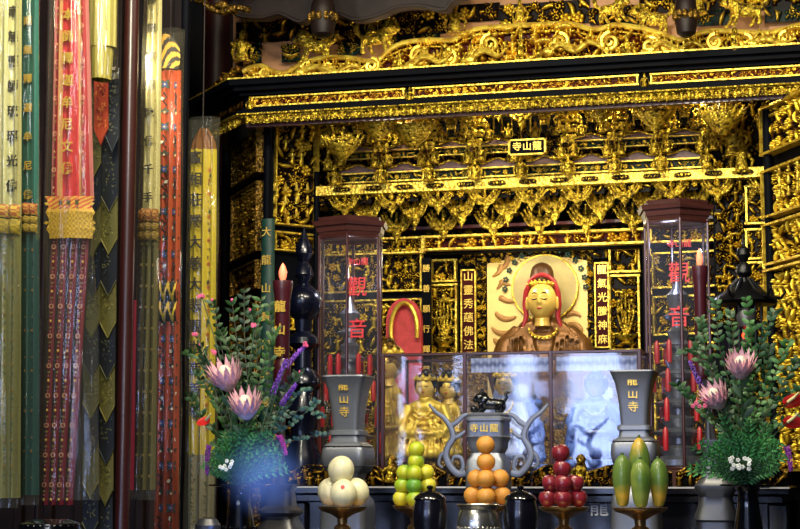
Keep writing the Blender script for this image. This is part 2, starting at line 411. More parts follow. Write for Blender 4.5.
def relief(name, parent, p0, p1, z0, z1, unit, wt, seed, m='gold_relief', depth=.04, c=None, dens=1.0, frame=None, fw=.012, mask=None, fm='gold_bright'):
    """carved panel standing between ground points p0 and p1 (x,y), from z0 to z1"""
    if unit>=.08: unit*=.66
    p0=np.array(p0,float); p1=np.array(p1,float); w=float(np.linalg.norm(p1-p0)); h=z1-z0; a=math.atan2(p1[1]-p0[1],p1[0]-p0[0])
    rg=random.Random(seed); rl=Rel(w,h,c or .0036); rl.fill(unit,wt,rg,dens)
    me=rl.mesh(name,m,depth,mask)
    pl=np.array(parent.location) if parent else np.zeros(3)
    o=link(name,me,parent,(p0[0]-pl[0],p0[1]-pl[1],z0-pl[2]),a)
    if frame:
        mb=MB(); d=depth+.012
        mb.box((w/2,-d/2,0),(w+fw*2,d,fw)).box((w/2,-d/2,h),(w+fw*2,d,fw)).box((0,-d/2,h/2),(fw,d,h)).box((w,-d/2,h/2),(fw,d,h))
        mb.build(name+'_frame' if False else 'panel_frame',fm,o,smooth=False)
    return o
def wb(mb,name,m,parent=None,smooth=True):
    """build from world coordinates under a parent"""
    if parent is not None:
        L=np.array(parent.location); mb.V=[v-L for v in mb.V]
        return mb.build(name,m,parent,None,smooth)
    V=np.concatenate(mb.V); L=np.array([(V[:,0].min()+V[:,0].max())/2,(V[:,1].min()+V[:,1].max())/2,V[:,2].min()])
    mb.V=[v-L for v in mb.V]; return mb.build(name,m,None,L,smooth)
RND=random.Random(7)
# ------------------------------------------------------------------ temple hall
def slab(name,x0,x1,y0,y1,z0,z1,m):
    mb=MB(); mb.box(((x0+x1)/2,(y0+y1)/2,(z0+z1)/2),(x1-x0,y1-y0,z1-z0)); return struct(wb(mb,name,m,None,False))
slab('floor',-9,5,-8,13.2,-.1,0,'floor_stone')
slab('ceiling',-9,5,-8,13.2,6.2,6.3,'wall_dark')
slab('wall_back',-9,5,13,13.2,0,6.2,'wall_dark')
slab('wall_left',-9.2,-9,-8,13.2,0,6.2,'wall_dark')
slab('wall_right',5,5.2,-8,13.2,0,6.2,'wall_dark')
# ------------------------------------------------------------------ carved motifs (unit size, hung from their top)
def m_pendant(seed=1, wide=1.0):
    mb=MB(); r=random.Random(seed)
    mb.lathe([(.05,0),(.05,-.28),(.1,-.3),(.05,-.34),(.13,-.42),(.2,-.5),(.15,-.58),(.19,-.66),(.15,-.78),(.05,-.9),(.02,-1.0)],seg=10)
    for sx in (-1,1):
        for q in range(3):
            pts=[(sx*(.08),-.05,-.62+.08*q)]; 
            for k in range(1,6): u=k/5; pts.append((sx*(.08+.55*u*wide*(1-.18*q)),-.08-.1*u+.05*q,-.62+.1*q+.42*u*u-.05*u))
            mb.tube(pts,[.05,.075,.09,.08,.06,.02],6)
            mb.ell((pts[-1][0],pts[-1][1],pts[-1][2]+.02),(.06,.05,.05),6,5)
    for k in range(5):
        a=PI*(1.15+.7*k/4); mb.ell((.17*math.cos(a),.17*math.sin(a),-.5+r.uniform(-.04,.04)),(.08,.06,.1),6,5)
    me=mb.build('t','gold'); d=me.data; bpy.data.objects.remove(me); return d
def m_basket(seed=2):
    mb=MB(); r=random.Random(seed)
    mb.lathe([(.02,-1),(.12,-.97),(.2,-.86),(.36,-.74),(.5,-.56),(.56,-.42),(.5,-.4)],seg=14)
    mb.lathe([(.04,0),(.04,-.35)],seg=8)
    for k in range(46):
        a=r.uniform(PI,2*PI); q=r.uniform(.1,.6); mb.ell((q*math.cos(a),q*math.sin(a)*.7,-.42+r.uniform(-.1,.28)*(1-q)),(r.uniform(.05,.1),)*3,6,5)
    for k in range(8):
        a=PI*(1.02+.96*k/7); d=np.array([math.cos(a),math.sin(a)*.8,0]); pts=[d*.3+np.array([0,0,-.6])]
        for j in range(1,5): u=j/4; pts.append(d*(.3+.42*u)+np.array([0,0,-.6+.1*u+.25*u*u]))
        mb.tube(pts,[.06,.09,.08,.05,.02],6)
    o=mb.build('t','gold'); d=o.data; bpy.data.objects.remove(o); return d
def m_figurine(seed=3):
    mb=MB(); r=random.Random(seed); ln=r.uniform(-.06,.06)
    mb.lathe([(.3,0),(.32,.05),(.24,.1)],seg=10)
    mb.lathe([(.2,.1),(.22,.2),(.17,.4),(.19,.55),(.2,.66),(.1,.74),(.06,.78)],c=(ln,0,0),seg=10)
    mb.ell((ln,-.02,.86),(.1,.1,.12),8,7); mb.lathe([(.1,.92),(.12,.95),(.05,1.04),(.02,1.1)],c=(ln,0,0),seg=8)
    for sx in (-1,1):
        e=(ln+sx*r.uniform(.2,.34),-.2,r.uniform(.36,.72)); mb.tube([(ln+sx*.16,0,.66),(ln+sx*.28,-.08,.5),e],[.07,.07,.04],6); mb.ell(e,(.05,.05,.06),6,5)
        mb.tube([(ln+sx*.22,0,.6),(ln+sx*.36,.02,.4),(ln+sx*.3,.02,.12)],[.04,.06,.02],6)
    o=mb.build('t','gold'); d=o.data; bpy.data.objects.remove(o); return d
def m_bracket(seed=4):
    """stepped bracket arm cluster, hung from top, 1 high"""
    mb=MB(); r=random.Random(seed)
    for k in range(4):
        w=.95-.2*k; z=-.1-.24*k
        mb.bbox((0,-.08,z),(w,.16,.09),.02); 
        for sx in (-1,0,1): mb.lathe([(.09,z+.04),(.11,z+.07),(.11,z+.12)],c=(sx*w*.42,-.1,0),seg=8)
        mb.tube([(0,0,z),(0,-.2,z-.02),(0,-.34,z+.06),(0,-.38,z+.14)],[.05,.06,.05,.03],6)
        for sx in (-1,1): mb.tube([(sx*w*.4,-.1,z),(sx*w*.55,-.12,z-.06),(sx*w*.62,-.12,z+.04),(sx*w*.54,-.12,z+.09)],[.04,.045,.035,.02],6)
    for k in range(10): mb.ell((r.uniform(-.3,.3),-.2,-r.uniform(.1,.9)),(.06,.05,.06),6,5)
    o=mb.build('t','gold'); d=o.data; bpy.data.objects.remove(o); return d
def m_beast():
    mb=MB()
    mb.ell((0,0,.45),(.36,.17,.2)); mb.ell((.26,-.02,.52),(.22,.19,.22)); mb.ell((.5,-.06,.72),(.19,.18,.18)); mb.ell((.66,-.08,.66),(.1,.11,.08))
    for k in range(9):
        a=k*.7; mb.ell((.42+.2*math.cos(a),.02,.72+.2*math.sin(a)),(.07,.08,.07),6,5)
    for (x,y,e) in ((-.28,-.1,-.36),(-.24,.1,-.12),(.28,-.12,.34),(.36,.1,.56)):
        mb.tube([(x,y,.42),(x+(e-x)*.4,y,.25),(e,y,.06)],[.11,.075,.05],7); mb.ell((e+.04,y,.04),(.09,.06,.05),7,5)
    mb.tube([(-.34,0,.5),(-.5,0,.62),(-.56,0,.8),(-.46,0,.92)],[.05,.08,.1,.03],7)
    for sx in (-1,1): mb.ell((.44,sx*.1-.04,.9),(.04,.03,.07),6,5)
    return sculpt(mb,.03,'gold',2)
PEND=[m_pendant(1),m_pendant(5,.8)]; BASK=[m_basket(2),m_basket(9)]; FIGS=[m_figurine(k) for k in (3,11,12)]; BRK=m_bracket(); BEAST=m_beast()
def hang(name,me,parent,px,py,Y,hpx,wide=1.0):
    p=at(px,py,Y); s=hpx*mpp(px,py,Y); return inst(name,me,parent,p-np.array(parent.location),(s*wide,s*wide,s))
def hang540(name,me,parent,px,py,Y,hpx,wide=1.0):   # py measured where the row crosses the middle of the shrine
    p=np.array([xp(px,Y,py),Y,zy(py,Y)]); s=hpx*mpp(540,py,Y); return inst(name,me,parent,p-np.array(parent.location),(s*wide,s*wide,s))
# ------------------------------------------------------------------ shrine plan
YC=10.0
zc=lambda py,Y=YC: zy(py,Y)
XL=xp(246,YC,90); XR=xp(860,YC,60)
Lc=np.array([XL,YC]);
zcb=zc(66)
Lb=atz(208,104,zcb)[:2]      # back corner of the left chamfer
# posts
def post(px,Y,wpx,py0,py1,label,extra=None,name='shrine_post',r=None):
    p=at(px,(py0+py1)/2,Y); z0=0 if px<240 else 1.05; z1=at(px,py0,Y)[2]; r=wpx*mpp(px,300,Y)/2
    mb=MB(); mb.lathe([(r*1.5,0),(r*1.5,.05),(r,.09),(r,z1-z0)],seg=20)
    o=mb.build(name,'lacquer_black',None,(p[0],p[1],z0)); tag(o,label,'pillar'); return o,r
pl,_=post(266.5,10.3,8,125,460,'thin black shrine pillar carrying the green plaque with gold writing')
pl2,_=post(236.5,10.95,7,140,460,'thin black shrine pillar at the far left edge of the gold screen')
pr,_=post(771,10.3,9,108,460,'thin black shrine pillar on the right beside the black pagoda lantern')
pi1,_=post(316,10.62,6,172,460,'thin black inner pillar beside the left glass lantern cabinet')
# altar plinth under the whole shrine
sp=thing('shrine_plinth','dark lacquered plinth under the gilded shrine','plinth',(-1.9,11.0,0))
mb=MB(); x0=xp(225,10.2); x1=xp(850,10.2); mb.bbox(((x0+x1)/2,11.2,.5),(x1-x0,2.0,1.0),.02); mb.bbox(((x0+x1)/2,11.2,1.03),(x1-x0+.1,2.1,.06),.01)
wb(mb,'plinth_body','lacquer_black',sp)
# ------------------------------------------------------------------ cornice
co=thing('shrine_cornice','long black lacquered cornice with carved gold strips and fringe under the crest','cornice',(XL,YC,zc(112)))
def run(parent,name,m,zlo,zhi,out,dep=.1):   # moulding following the front and the left chamfer
    n=np.array([Lc[1]-Lb[1],-(Lc[0]-Lb[0])]); n/=np.linalg.norm(n)
    if n[0]>0: n=-n
    A=Lb+n*out; 
    # mitre corner
    d=(Lc-Lb)/np.linalg.norm(Lc-Lb); yf=YC-out
    t=(yf-A[1])/d[1]; Bc=A+d*t
    poly=[A,Bc,np.array([XR,yf]),np.array([XR,YC+dep]),np.array([Bc[0]+.05,YC+dep]),Lb+np.array([.05,.0])]
    mb=MB(); n_=len(poly)
    V=[(p[0],p[1],zlo) for p in poly]+[(p[0],p[1],zhi) for p in poly]
    mb.add(V,[tuple(range(n_-1,-1,-1)),tuple(range(n_,2*n_))]+[(i,(i+1)%n_,(i+1)%n_+n_,i+n_) for i in range(n_)])
    wb(mb,name,m,parent,False); return A,Bc
run(co,'top_moulding','lacquer_black',zc(72),zc(65),.14); run(co,'top_moulding','lacquer_black',zc(76.5),zc(72),.10)
run(co,'top_moulding','lacquer_black',zc(80),zc(76.5),.05); A,Bc=run(co,'strip_backing','lacquer_black',zc(93),zc(80),.0)
run(co,'lower_moulding','lacquer_black',zc(96),zc(92.5),.03); run(co,'lower_moulding','lacquer_black',zc(99.5),zc(96),.07)
run(co,'gold_fillet','gold_bright',zc(66.2),zc(64.6),.15); run(co,'gold_fillet','gold',zc(100.6),zc(99.3),.075)
segs=[(252,407),(413,640),(650,805),(811,850)]
for i,(a,b) in enumerate(segs):
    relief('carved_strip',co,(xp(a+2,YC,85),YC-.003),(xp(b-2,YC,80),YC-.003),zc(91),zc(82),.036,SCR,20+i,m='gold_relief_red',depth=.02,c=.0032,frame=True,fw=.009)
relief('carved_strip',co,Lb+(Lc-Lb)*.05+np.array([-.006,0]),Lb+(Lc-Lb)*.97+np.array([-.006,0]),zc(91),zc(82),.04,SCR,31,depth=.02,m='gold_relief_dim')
for px in (250,410,645,808): hang540('cornice_figure',FIGS[0],co,px,93,YC-.04,13,.9)
for o in [c for c in co.children if c.name.startswith('cornice_figure')]: pass
# fringe of little scallops with drops
def fringe(parent,P0,P1,ztop,h,n,name='fringe'):
    mb=MB(); P0=np.array(P0);P1=np.array(P1); w=(P1-P0)/n
    for i in range(n):
        c=P0+w*(i+.5); pts=[]
        for k in range(9):
            a=PI*k/8; q=P0+w*(i+.5-.46*math.cos(a)); pts.append((q[0],q[1],ztop-h*.25-h*.5*math.sin(a)))
        mb.tube(pts,h*.09,5)
        for k in (2,4,6): mb.tube([pts[k],(pts[k][0],pts[k][1],ztop-h*.12)],h*.06,4)
        mb.ell((c[0],c[1]-.012,ztop-h*.5),(h*.2,h*.14,h*.22),6,5)
        q=P0+w*i; mb.ell((q[0],q[1]-.012,ztop-h*.55),(h*.22,h*.15,h*.4),6,5); mb.ell((q[0],q[1]-.012,ztop-h*.15),(h*.3,h*.14,h*.16),6,5)
    m=(P0+P1)/2; L=np.linalg.norm(P1-P0); A_=rotz(math.atan2(P1[1]-P0[1],P1[0]-P0[0]))
    mb.box((m[0],m[1],ztop-h*.06),(L,.03,h*.12),A_)
    wb(mb,name,'gold',parent)
fringe(co,(xp(248,YC),YC-.03),(XR,YC-.03),zc(100.5),zc(100.5)-zc(110.5),84)
n_=np.array([-.03,-.01]); fringe(co,Lb+n_,Lc+n_,zc(100.5),zc(100.5)-zc(111),8)
mb=MB(); mb.box(((XL+XR)/2,YC+.03,zc(105)),(XR-XL,.03,zc(99)-zc(111))); wb(mb,'fringe_backing','lacquer_red',co,False)
# ------------------------------------------------------------------ crest
cr=thing('shrine_crest','gilded scroll-topped crest board with dragons and small pagoda above the black cornice','carving',(XL,YC,zc(66)))
rail=[(243,72),(250,68),(262,66),(272,71),(284,73),(296,67),(312,60),(330,57.5),(350,58),(366,61),(378,60),(392,48),(408,42),(430,40),(452,40),(466,33),(480,28.5),(505,26.5),(540,24.5),(570,24),(590,29),(600,29),(615,25),(640,28),(662,34),(680,40),(694,35),(712,31),(740,32),(765,33),(785,29),(800,25),(830,24),(860,28)]
RP=np.array([at(a,b,YC-.06) for a,b in rail])
def smooth_line(P,n=6):
    P=np.array(P,float); out=[]
    for i in range(len(P)-1):
        p0=P[max(i-1,0)];p1=P[i];p2=P[i+1];p3=P[min(i+2,len(P)-1)]
        for k in range(n):
            t=k/n; out.append(.5*((2*p1)+(-p0+p2)*t+(2*p0-5*p1+4*p2-p3)*t*t+(-p0+3*p1-3*p2+p3)*t**3))
    out.append(P[-1]); return np.array(out)
RS=smooth_line(RP); mb=MB(); mb.tube(RS-np.array([0,-.01,.038]),.007,6); wb(mb,'rail_bead','gold',cr); mb=MB(); mb.tube(RS,.016,8)
wb(mb,'scroll_rail','gold_smooth',cr)
z0=zc(66.2); hmax=RS[:,2].max()-z0
def mk(x,z):
    X=x+xp(246,YC-.02,66); return z < np.interp(X,RS[:,0],RS[:,2])-z0
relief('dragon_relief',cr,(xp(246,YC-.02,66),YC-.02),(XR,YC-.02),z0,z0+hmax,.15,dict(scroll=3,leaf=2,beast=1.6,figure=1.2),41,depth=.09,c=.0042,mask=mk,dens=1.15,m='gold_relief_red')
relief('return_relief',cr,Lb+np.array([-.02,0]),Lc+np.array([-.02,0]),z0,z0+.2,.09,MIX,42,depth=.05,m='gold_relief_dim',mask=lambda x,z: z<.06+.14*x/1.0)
# volutes on the rail
for (px,py,r,sg) in ((265,74,5,1),(372,66,8,-1),(310,70,8,1),(330,72,9,1),(352,72,8,-1),(420,56,10,1),(448,58,9,-1),(490,44,10,1),(560,42,9,-1),(610,42,10,1),(650,46,9,-1),(668,47,6,1),(715,42,8,1),(745,41,7,-1),(786,38,7,1)):
    c=at(px,py,YC-.09); s=mpp(px,py,YC); pts=[]
    for k in range(22): u=k/21; a=sg*u*3.6*PI+PI/2; q=r*s*(1-.85*u); pts.append(c+np.array([q*math.cos(a),-.01*u,q*math.sin(a)]))
    mb=MB(); mb.tube(pts,[.011*(1-.4*k/21)+.003 for k in range(22)],6); wb(mb,'volute','gold_smooth',cr)
# pagoda on the crest
mb=MB(); b=at(521,69,YC-.1); s=mpp(521,60,YC)
for k in range(5):
    w=(9-1.3*k)*s; z=b[2]+k*7.5*s
    mb.box((b[0],b[1],z+2.5*s),(w*.75,w*.6,5*s)); mb.lathe([(w*.75,z+5*s),(w*.62,z+5.6*s),(w*.4,z+7.4*s)],c=(b[0],b[1],0),seg=6)
mb.lathe([(1.2*s,b[2]+37*s),(1.6*s,b[2]+39*s),(.2*s,b[2]+44*s)],c=(b[0],b[1],0),seg=6)
wb(mb,'pagoda','gold',cr)
for (px,py,h,me) in ((445,68,24,FIGS[1]),(470,66,20,FIGS[2]),(628,58,22,FIGS[0]),(735,52,24,FIGS[1]),(760,50,20,FIGS[2]),(400,72,18,FIGS[0]),(540,66,20,FIGS[1])):
    p=at(px,py,YC-.1); inst('crest_figure',me,cr,p-np.array(cr.location),h*mpp(px,py,YC))
for pts in ([(548,52),(560,44),(575,50),(590,42),(604,50),(612,60)],[(470,60),(484,50),(498,56),(506,48)],[(650,50),(662,42),(678,50),(692,42),(704,48)],[(752,44),(766,38),(780,43),(796,38)],[(410,66),(424,56),(440,62),(452,52)],[(300,73),(316,67),(334,73),(350,66),(364,71)]):
    P=smooth_line([at(a,b,YC-.12) for a,b in pts],5); n=len(P); mb=MB(); mb.tube(P,[.008+.013*math.sin(PI*min(1,k/n*1.2+.1)) for k in range(n)],8)
    h=P[0]; mb.ell(h,(.036,.028,.03),8,6); mb.ell(h+np.array([-.034,-.01,-.008]),(.022,.02,.014),8,6)
    for q in (-1,1): mb.tube([h+np.array([.01,q*.02,.03]),h+np.array([.05,q*.03,.07])],[.01,.004],5)
    for k in range(2,n-1,2): mb.ell(P[k]+np.array([0,0,.03]),(.008,.008,.02),5,4)
    wb(mb,'dragon','gold_bright',cr)
# ------------------------------------------------------------------ carving behind the crest
up=thing('upper_frieze','tall carved frieze with gold beasts on tan and green ground behind the crest','carving',(xp(236,10.5,40),10.5,zy(80,10.5)))
mb=MB(); x0=xp(232,10.5,40); x1=xp(870,10.5,40); mb.box(((x0+x1)/2,10.56,(zy(80,10.5)+zy(-40,10.5))/2),(x1-x0,.08,zy(-40,10.5)-zy(80,10.5))); wb(mb,'backing_board','tan_paint',up,False)
def urel(a,b,t,bt,seed,m,wt=SCR,unit=.13,depth=.06,Y=10.5):
    relief('leaf_scrollwork',up,(xp(a,Y,30),Y-.0),(xp(b,Y,30),Y-.0),float(at((a+b)/2,bt,Y)[2]),float(at((a+b)/2,t,Y)[2]),unit,wt,seed,m=m,depth=depth,c=.0042)
urel(236,312,20,42,50,'gold_relief_dim',FIG); urel(312,370,20,44,51,'gold_relief',SCR); urel(370,448,13,36,52,'gold_relief')
urel(448,500,4,22,53,'gold_relief'); urel(500,590,2,26,54,'gold_relief'); urel(590,640,6,24,55,'gold_relief'); urel(640,720,-6,12,56,'gold_relief'); urel(720,860,-12,8,57,'gold_relief')
for i,(a,b,t,bt) in enumerate(((236,262,44,64),(282,300,44,62),(338,362,42,56),(392,440,34,48),(616,660,14,26),(690,730,10,26),(765,860,4,20))):
    urel(a,b,t,bt,70+i,'gold_relief_green',dict(leaf=3,scroll=3),.11,.07,Y=10.46)
for (px,py,h,fl,me) in ((318,62,34,-1,BEAST),(375,54,36,1,BEAST),(655,34,34,-1,BEAST),(748,26,36,-1,BEAST),(610,22,28,1,BEAST)):
    p=at(px,py,10.32); s=h*mpp(px,py,10.3); o=inst('gold_beast',me,up,p-np.array(up.location),(fl*s,s,s))
for (px,py,h) in ((242,62,30),(372,34,20),(456,34,30),(520,22,22),(388,30,22),(700,14,24)):
    p=at(px,py,10.3); inst('frieze_figure',FIGS[int(px)%3],up,p-np.array(up.location),h*mpp(px,py,10.3))
# dark timber lanterns/boss hanging at the top and roof beam
tb=thing('roof_beam','dark brown painted roof beam with carved edge at the very top','beam',(xp(230,9.9,10),9.9,zy(2,9.9)))
P=[at(a,b,9.9) for a,b in ((228,8),(240,16),(262,18),(280,14),(300,22),(314,14),(338,14),(356,20),(380,15),(396,8),(420,6),(444,10),(452,2),(470,-6))]
ln=smooth_line(P); mb=MB(); mb.prism([(p[0],p[2]) for p in ln]+[(ln[-1][0],ln[-1][2]+.5),(ln[0][0],ln[-1][2]+.5)],9.9,10.0); wb(mb,'beam_board','dark_wood',tb,False)
mb=MB(); mb.tube(ln-np.array([0,.01,0]),.012,6); wb(mb,'beam_edge','dark_wood',tb)
for i,(px,py,w) in enumerate(((323,18,26),(686,16,22),(455,36,0))):
    if not w: continue
    c=at(px,py,9.6); s=mpp(px,py,9.6); w*=s
    mb=MB(); mb.lathe([(w*.2,-.12),(w*.42,-.1),(w*.5,-.04),(w*.46,0),(w*.5,.02),(w*.46,.08),(w*.3,.14),(w*.28,.5)],seg=18)
    o=mb.build('hanging_boss','dark_wood',None,c); tag(o,['turned dark wood boss hanging before the upper frieze at left','turned dark wood boss hanging before the upper frieze at right'][i],'boss')
    g=MB()
    for k in range(12): a=2*PI*k/12; g.ell((w*.5*math.cos(a),w*.5*math.sin(a),0),(.018,.018,.03),6,5)
    g.build('gold_petal','gold_dark',o)
# ------------------------------------------------------------------ bracket canopy under the cornice
def rel540(name,parent,a,b,t,bt,Y,unit,wt,seed,**k):
    """strip parallel to the shrine front; t and bt are measured where it crosses the middle"""
    return relief(name,parent,(xp(a,Y,(t+bt)/2),Y),(xp(b,Y,(t+bt)/2),Y),zy(bt,Y),zy(t,Y),unit,wt,seed,**k)
def box540(mb,a,b,t,bt,Y0,Y1):
    x0=xp(a,Y0,(t+bt)/2);x1=xp(b,Y0,(t+bt)/2);z0=zy(bt,Y0);z1=zy(t,Y0); mb.box(((x0+x1)/2,(Y0+Y1)/2,(z0+z1)/2),(x1-x0,Y1-Y0,z1-z0)); return mb
cn=thing('bracket_canopy','deep gilded bracket canopy of tiny pavilions and figures right under the cornice fringe','carving',(xp(540,11.0),11.0,zy(190,11.0)))
mb=MB(); box540(mb,270,772,84,190,11.02,11.1); wb(mb,'backing_board','void_black',cn,False)
rel540('background_relief',cn,316,771,112,182,11.0,.085,MIX,101,m='gold_relief',depth=.07,c=.0045)
cols=[335+46.6*i for i in range(9)]
mb_roof=[]
for i,px in enumerate(cols[:-1]):
    a=px+5; b=px+41; mid=(a+b)/2
    # open niche: dark back, balusters, figures
    mb=MB(); box540(mb,a,b,111,131,10.84,10.9); wb(mb,'niche_back','void_black',cn,False)
    mb=MB()
    for q in (a+4,mid-4,mid+4,b-4):
        c=np.array([xp(q,10.8,120),10.8,zy(131,10.8)]); s=mpp(540,120,10.8)
        mb.lathe([(1.3*s,0),(1.5*s,1.5*s),(.6*s,3*s),(1.1*s,8*s),(.6*s,13*s),(1.4*s,15*s),(1.2*s,17*s)],c=c,seg=7)
    box540(mb,a,b,111,113.5,10.78,10.86); wb(mb,'baluster_row','gold',cn)
    # curved little roofs
    def roof(y0,h,Y,m):
        P=[];n=12
        for k in range(n+1):
            u=k/n*2-1; P.append((xp(mid+u*18,Y,y0),zy(y0-h*(.25+.75*math.exp(-(u*1.7)**2))-1.2*abs(u)**5,Y)))
        P+= [(xp(b-1,Y,y0),zy(y0+1.5,Y)),(xp(a+1,Y,y0),zy(y0+1.5,Y))]
        mb=MB(); mb.prism(P[::-1],Y,Y+.12); o=wb(mb,'pavilion_roof',m,cn,False)
        e=MB(); L=np.array(o.location) if False else 0
        e.tube([(x,Y-.01,z) for x,z in P[:n+1]],.007,5); wb(e,'roof_edge','gold',cn)
    if i!=4:
        roof(143,6.5,10.72,'mauve')
        rel540('plaque_strip',cn,a,b,143.5,151,10.70,.035,SCR,120+i,depth=.016,c=.003,m='gold_relief_green',frame=True,fw=.008)
    roof(164,7.5,10.66,'mauve')
    rel540('sill_strip',cn,a-2,b+2,166,175,10.64,.04,SCR,140+i,depth=.02,c=.003,m='gold_relief_green',frame=True,fw=.009)
for i,px in enumerate(cols):
    if i!=4: hang540('bracket_cluster',BRK,cn,px,108,10.4,42,.7)
    if i!=3: hang540('bracket_cluster',BRK,cn,px+23.3,106,10.3,22,.8)
    for k,(dx,t,h) in enumerate(((-7,160,17),(6,158,16),(0,176,20),(-13,136,14),(14,137,15))):
        p=np.array([xp(px+dx,10.52,t),10.52,zy(t,10.52)]); inst('canopy_figure',FIGS[(i+k)%3],cn,p-np.array(cn.location),h*mpp(540,t,10.5),rz=.3*(k-2))
    mb=MB(); c=np.array([xp(px,10.74,150),10.74,zy(178,10.74)]); s=mpp(540,150,10.74); mb.lathe([(1.6*s,0),(1.3*s,4*s),(1.3*s,62*s),(1.8*s,66*s)],c=c,seg=10); wb(mb,'canopy_post','gold_dark',cn)
    if 0<i<8: hang540('pendant',PEND[i%2],cn,px,100,10.42,30,.75)
for i in range(9): hang540('small_pendant',PEND[1],cn,cols[0]-23+46.6*i,103,10.5,17,.8)
# name plaque
mb=MB(); box540(mb,508,546,138,154,10.30,10.33); o=wb(mb,'name_plaque','lacquer_black',cn,False); o['label']='small black name plaque with gold characters'
mb=MB(); 
for q in ((508,546,138,139.5),(508,546,152.5,154),(508,510,138,154),(544,546,138,154)): box540(mb,*q,10.285,10.31)
wb(mb,'plaque_frame','gold_bright',cn,False)
me=text_mesh('寺山龍',9.5*mpp(540,146,10.3),.003,.004,'letter_gold',sp=1.15)
o=link('plaque_lettering',me,cn,np.array([xp(527,10.29,146),10.29,zy(146,10.29)])-np.array(cn.location))
# flower basket pendants
for (px,py,Y,h) in ((343,128,10.15,33),(378,106,10.2,36),(466,100,10.3,26),(413,110,10.3,40),(565,88,10.2,28),(722,98,10.15,38),(655,98,10.25,34),(600,96,10.2,28)):
    hang('hanging_basket',BASK[int(px)%2],cn,px,py,Y,h,.95)
# ------------------------------------------------------------------ gold beam with arches and hanging brackets
lf=thing('gilded_beam','long bright gold beam with dark cartouches and rows of winged pendants hanging below','beam',(xp(540,10.8),10.8,zy(190,10.8)))
mb=MB(); box540(mb,316,768,176.5,186,10.6,10.75); wb(mb,'beam_body','gold_bright',lf,False)
mb=MB(); box540(mb,316,768,185,250,11.25,11.3); wb(mb,'recess_board','green_paint',lf,False)
for q in range(14):
    a=330+31*q
    mb=MB(); Y=10.595; n=14; P=[]
    for k in range(n): t=2*PI*k/n; P.append((xp(a+12+9*math.copysign(abs(math.cos(t))**.5,math.cos(t)),Y,181),zy(181+2.6*math.copysign(abs(math.sin(t))**.8,math.sin(t)),Y)))
    mb.prism(P,Y,Y-.006); wb(mb,'cartouche','gold_dark',lf,False)
    a0=xp(a+4,Y,181)
    relief('cartouche_carving',lf,(xp(a+4.5,Y-.006,181),Y-.007),(xp(a+19.5,Y-.006,181),Y-.007),zy(183,Y),zy(179,Y),.02,SCR,300+q,depth=.008,c=.0025,m='gold_relief')
# arches
for q in range(10):
    a=333+46.6*q-23.3
    if a+46>772: break
    Y=10.7; P=[(xp(a,Y,187),zy(185.5,Y))]
    N=20
    for k in range(N+1):
        u=k/N; d=abs(u-.5)*2; yy=186.5+13*(d**3.2)+1.2*abs(math.sin(u*6*PI)); P.append((xp(a+46.6*u,Y,190),zy(yy,Y)))
    P.append((xp(a+46.6,Y,187),zy(185.5,Y)))
    mb=MB(); mb.prism(P[::-1],Y-.03,Y+.02); wb(mb,'arch_board','gold_dark',lf,False)
    for s0 in (0,31.6): relief('arch_spandrel',lf,(xp(a+s0,Y-.035,192),Y-.035),(xp(a+s0+15,Y-.035,192),Y-.035),zy(197,Y),zy(186,Y),.05,SCR,330+q*2+int(s0>0),depth=.03,c=.0032)
for q in range(10):
    px=345+46.6*q
    if px>775: break
    hang540('upper_pendant',PEND[0],lf,px,186,10.62,25,.95)
for q in range(9):
    px=368+46.6*q; hang540('middle_pendant',PEND[1],lf,px,188,10.8,38,.78)
for q in range(9):
    px=350+46.6*q+(3 if q>2 else 0); hang540('lower_pendant',PEND[0],lf,px,206,10.95,32,.85)
rel540('pendant_backing',lf,316,768,186,204,11.2,.06,SCR,360,depth=.03,c=.005,m='gold_relief_green')
rel540('bracket_backing',lf,316,768,204,236,11.18,.1,SCR,361,depth=.03,c=.005,m='gold_relief_green',dens=.7)
mb=MB(); box540(mb,316,768,222,225,11.0,11.2); wb(mb,'cross_rail','lacquer_red',lf,False)
# frieze under the pendants
fz=thing('figure_frieze','horizontal gold frieze crowded with small carved figures above the deity alcove','carving',(xp(540,11.05),11.05,zy(248,11.05)))
rel540('figure_relief',fz,426,648,234,247,11.05,.075,FIG,401,depth=.06,c=.0034,m='gold_relief_red',frame=True,fw=.014)
rel540('leaf_relief',fz,318,424,234,249,11.05,.06,MIX,402,depth=.05,c=.0034,frame=True,fw=.012)
rel540('leaf_relief',fz,652,768,231,247,11.05,.06,MIX,403,depth=.05,c=.0034,frame=True,fw=.012)
mb=MB(); box540(mb,318,768,231,250,11.07,11.16); wb(mb,'backing_board','lacquer_black',fz,False)
# ------------------------------------------------------------------ screens
def screen(name,label,P0,P1,ztop,zbot,rows,seed,m='gold_relief',fr='lacquer_black',Yd=.0,vfr='gold_bright'):
    """upright carved screen: rows = list of (frac_top, frac_bottom, unit, style)"""
    P0=np.array(P0,float);P1=np.array(P1,float); root=thing(name,label,'screen',((P0[0]+P1[0])/2,(P0[1]+P1[1])/2,zbot))
    L=np.linalg.norm(P1-P0); a=math.atan2(P1[1]-P0[1],P1[0]-P0[0]); H=ztop-zbot; u=(P1-P0)/L; nn=np.array([u[1],-u[0]])
    mb=MB(); c=(P0+P1)/2-nn*.03; mb.box((c[0],c[1],zbot+H/2),(L,.05,H),rotz(a)); wb(mb,'screen_board',fr,root,False)
    for i,(f0,f1,un,wt) in enumerate(rows):
        z1=ztop-H*f0; z0=ztop-H*f1
        relief('carved_panel',root,P0+u*.022,P1-u*.022,z0+.02,z1-.02,un,wt,seed+i,m=m,depth=.045,c=.0038,frame=True,fw=.011,fm=vfr)
    return root
def P2(px,Y,py=300): return np.array([xp(px,Y,py),Y])
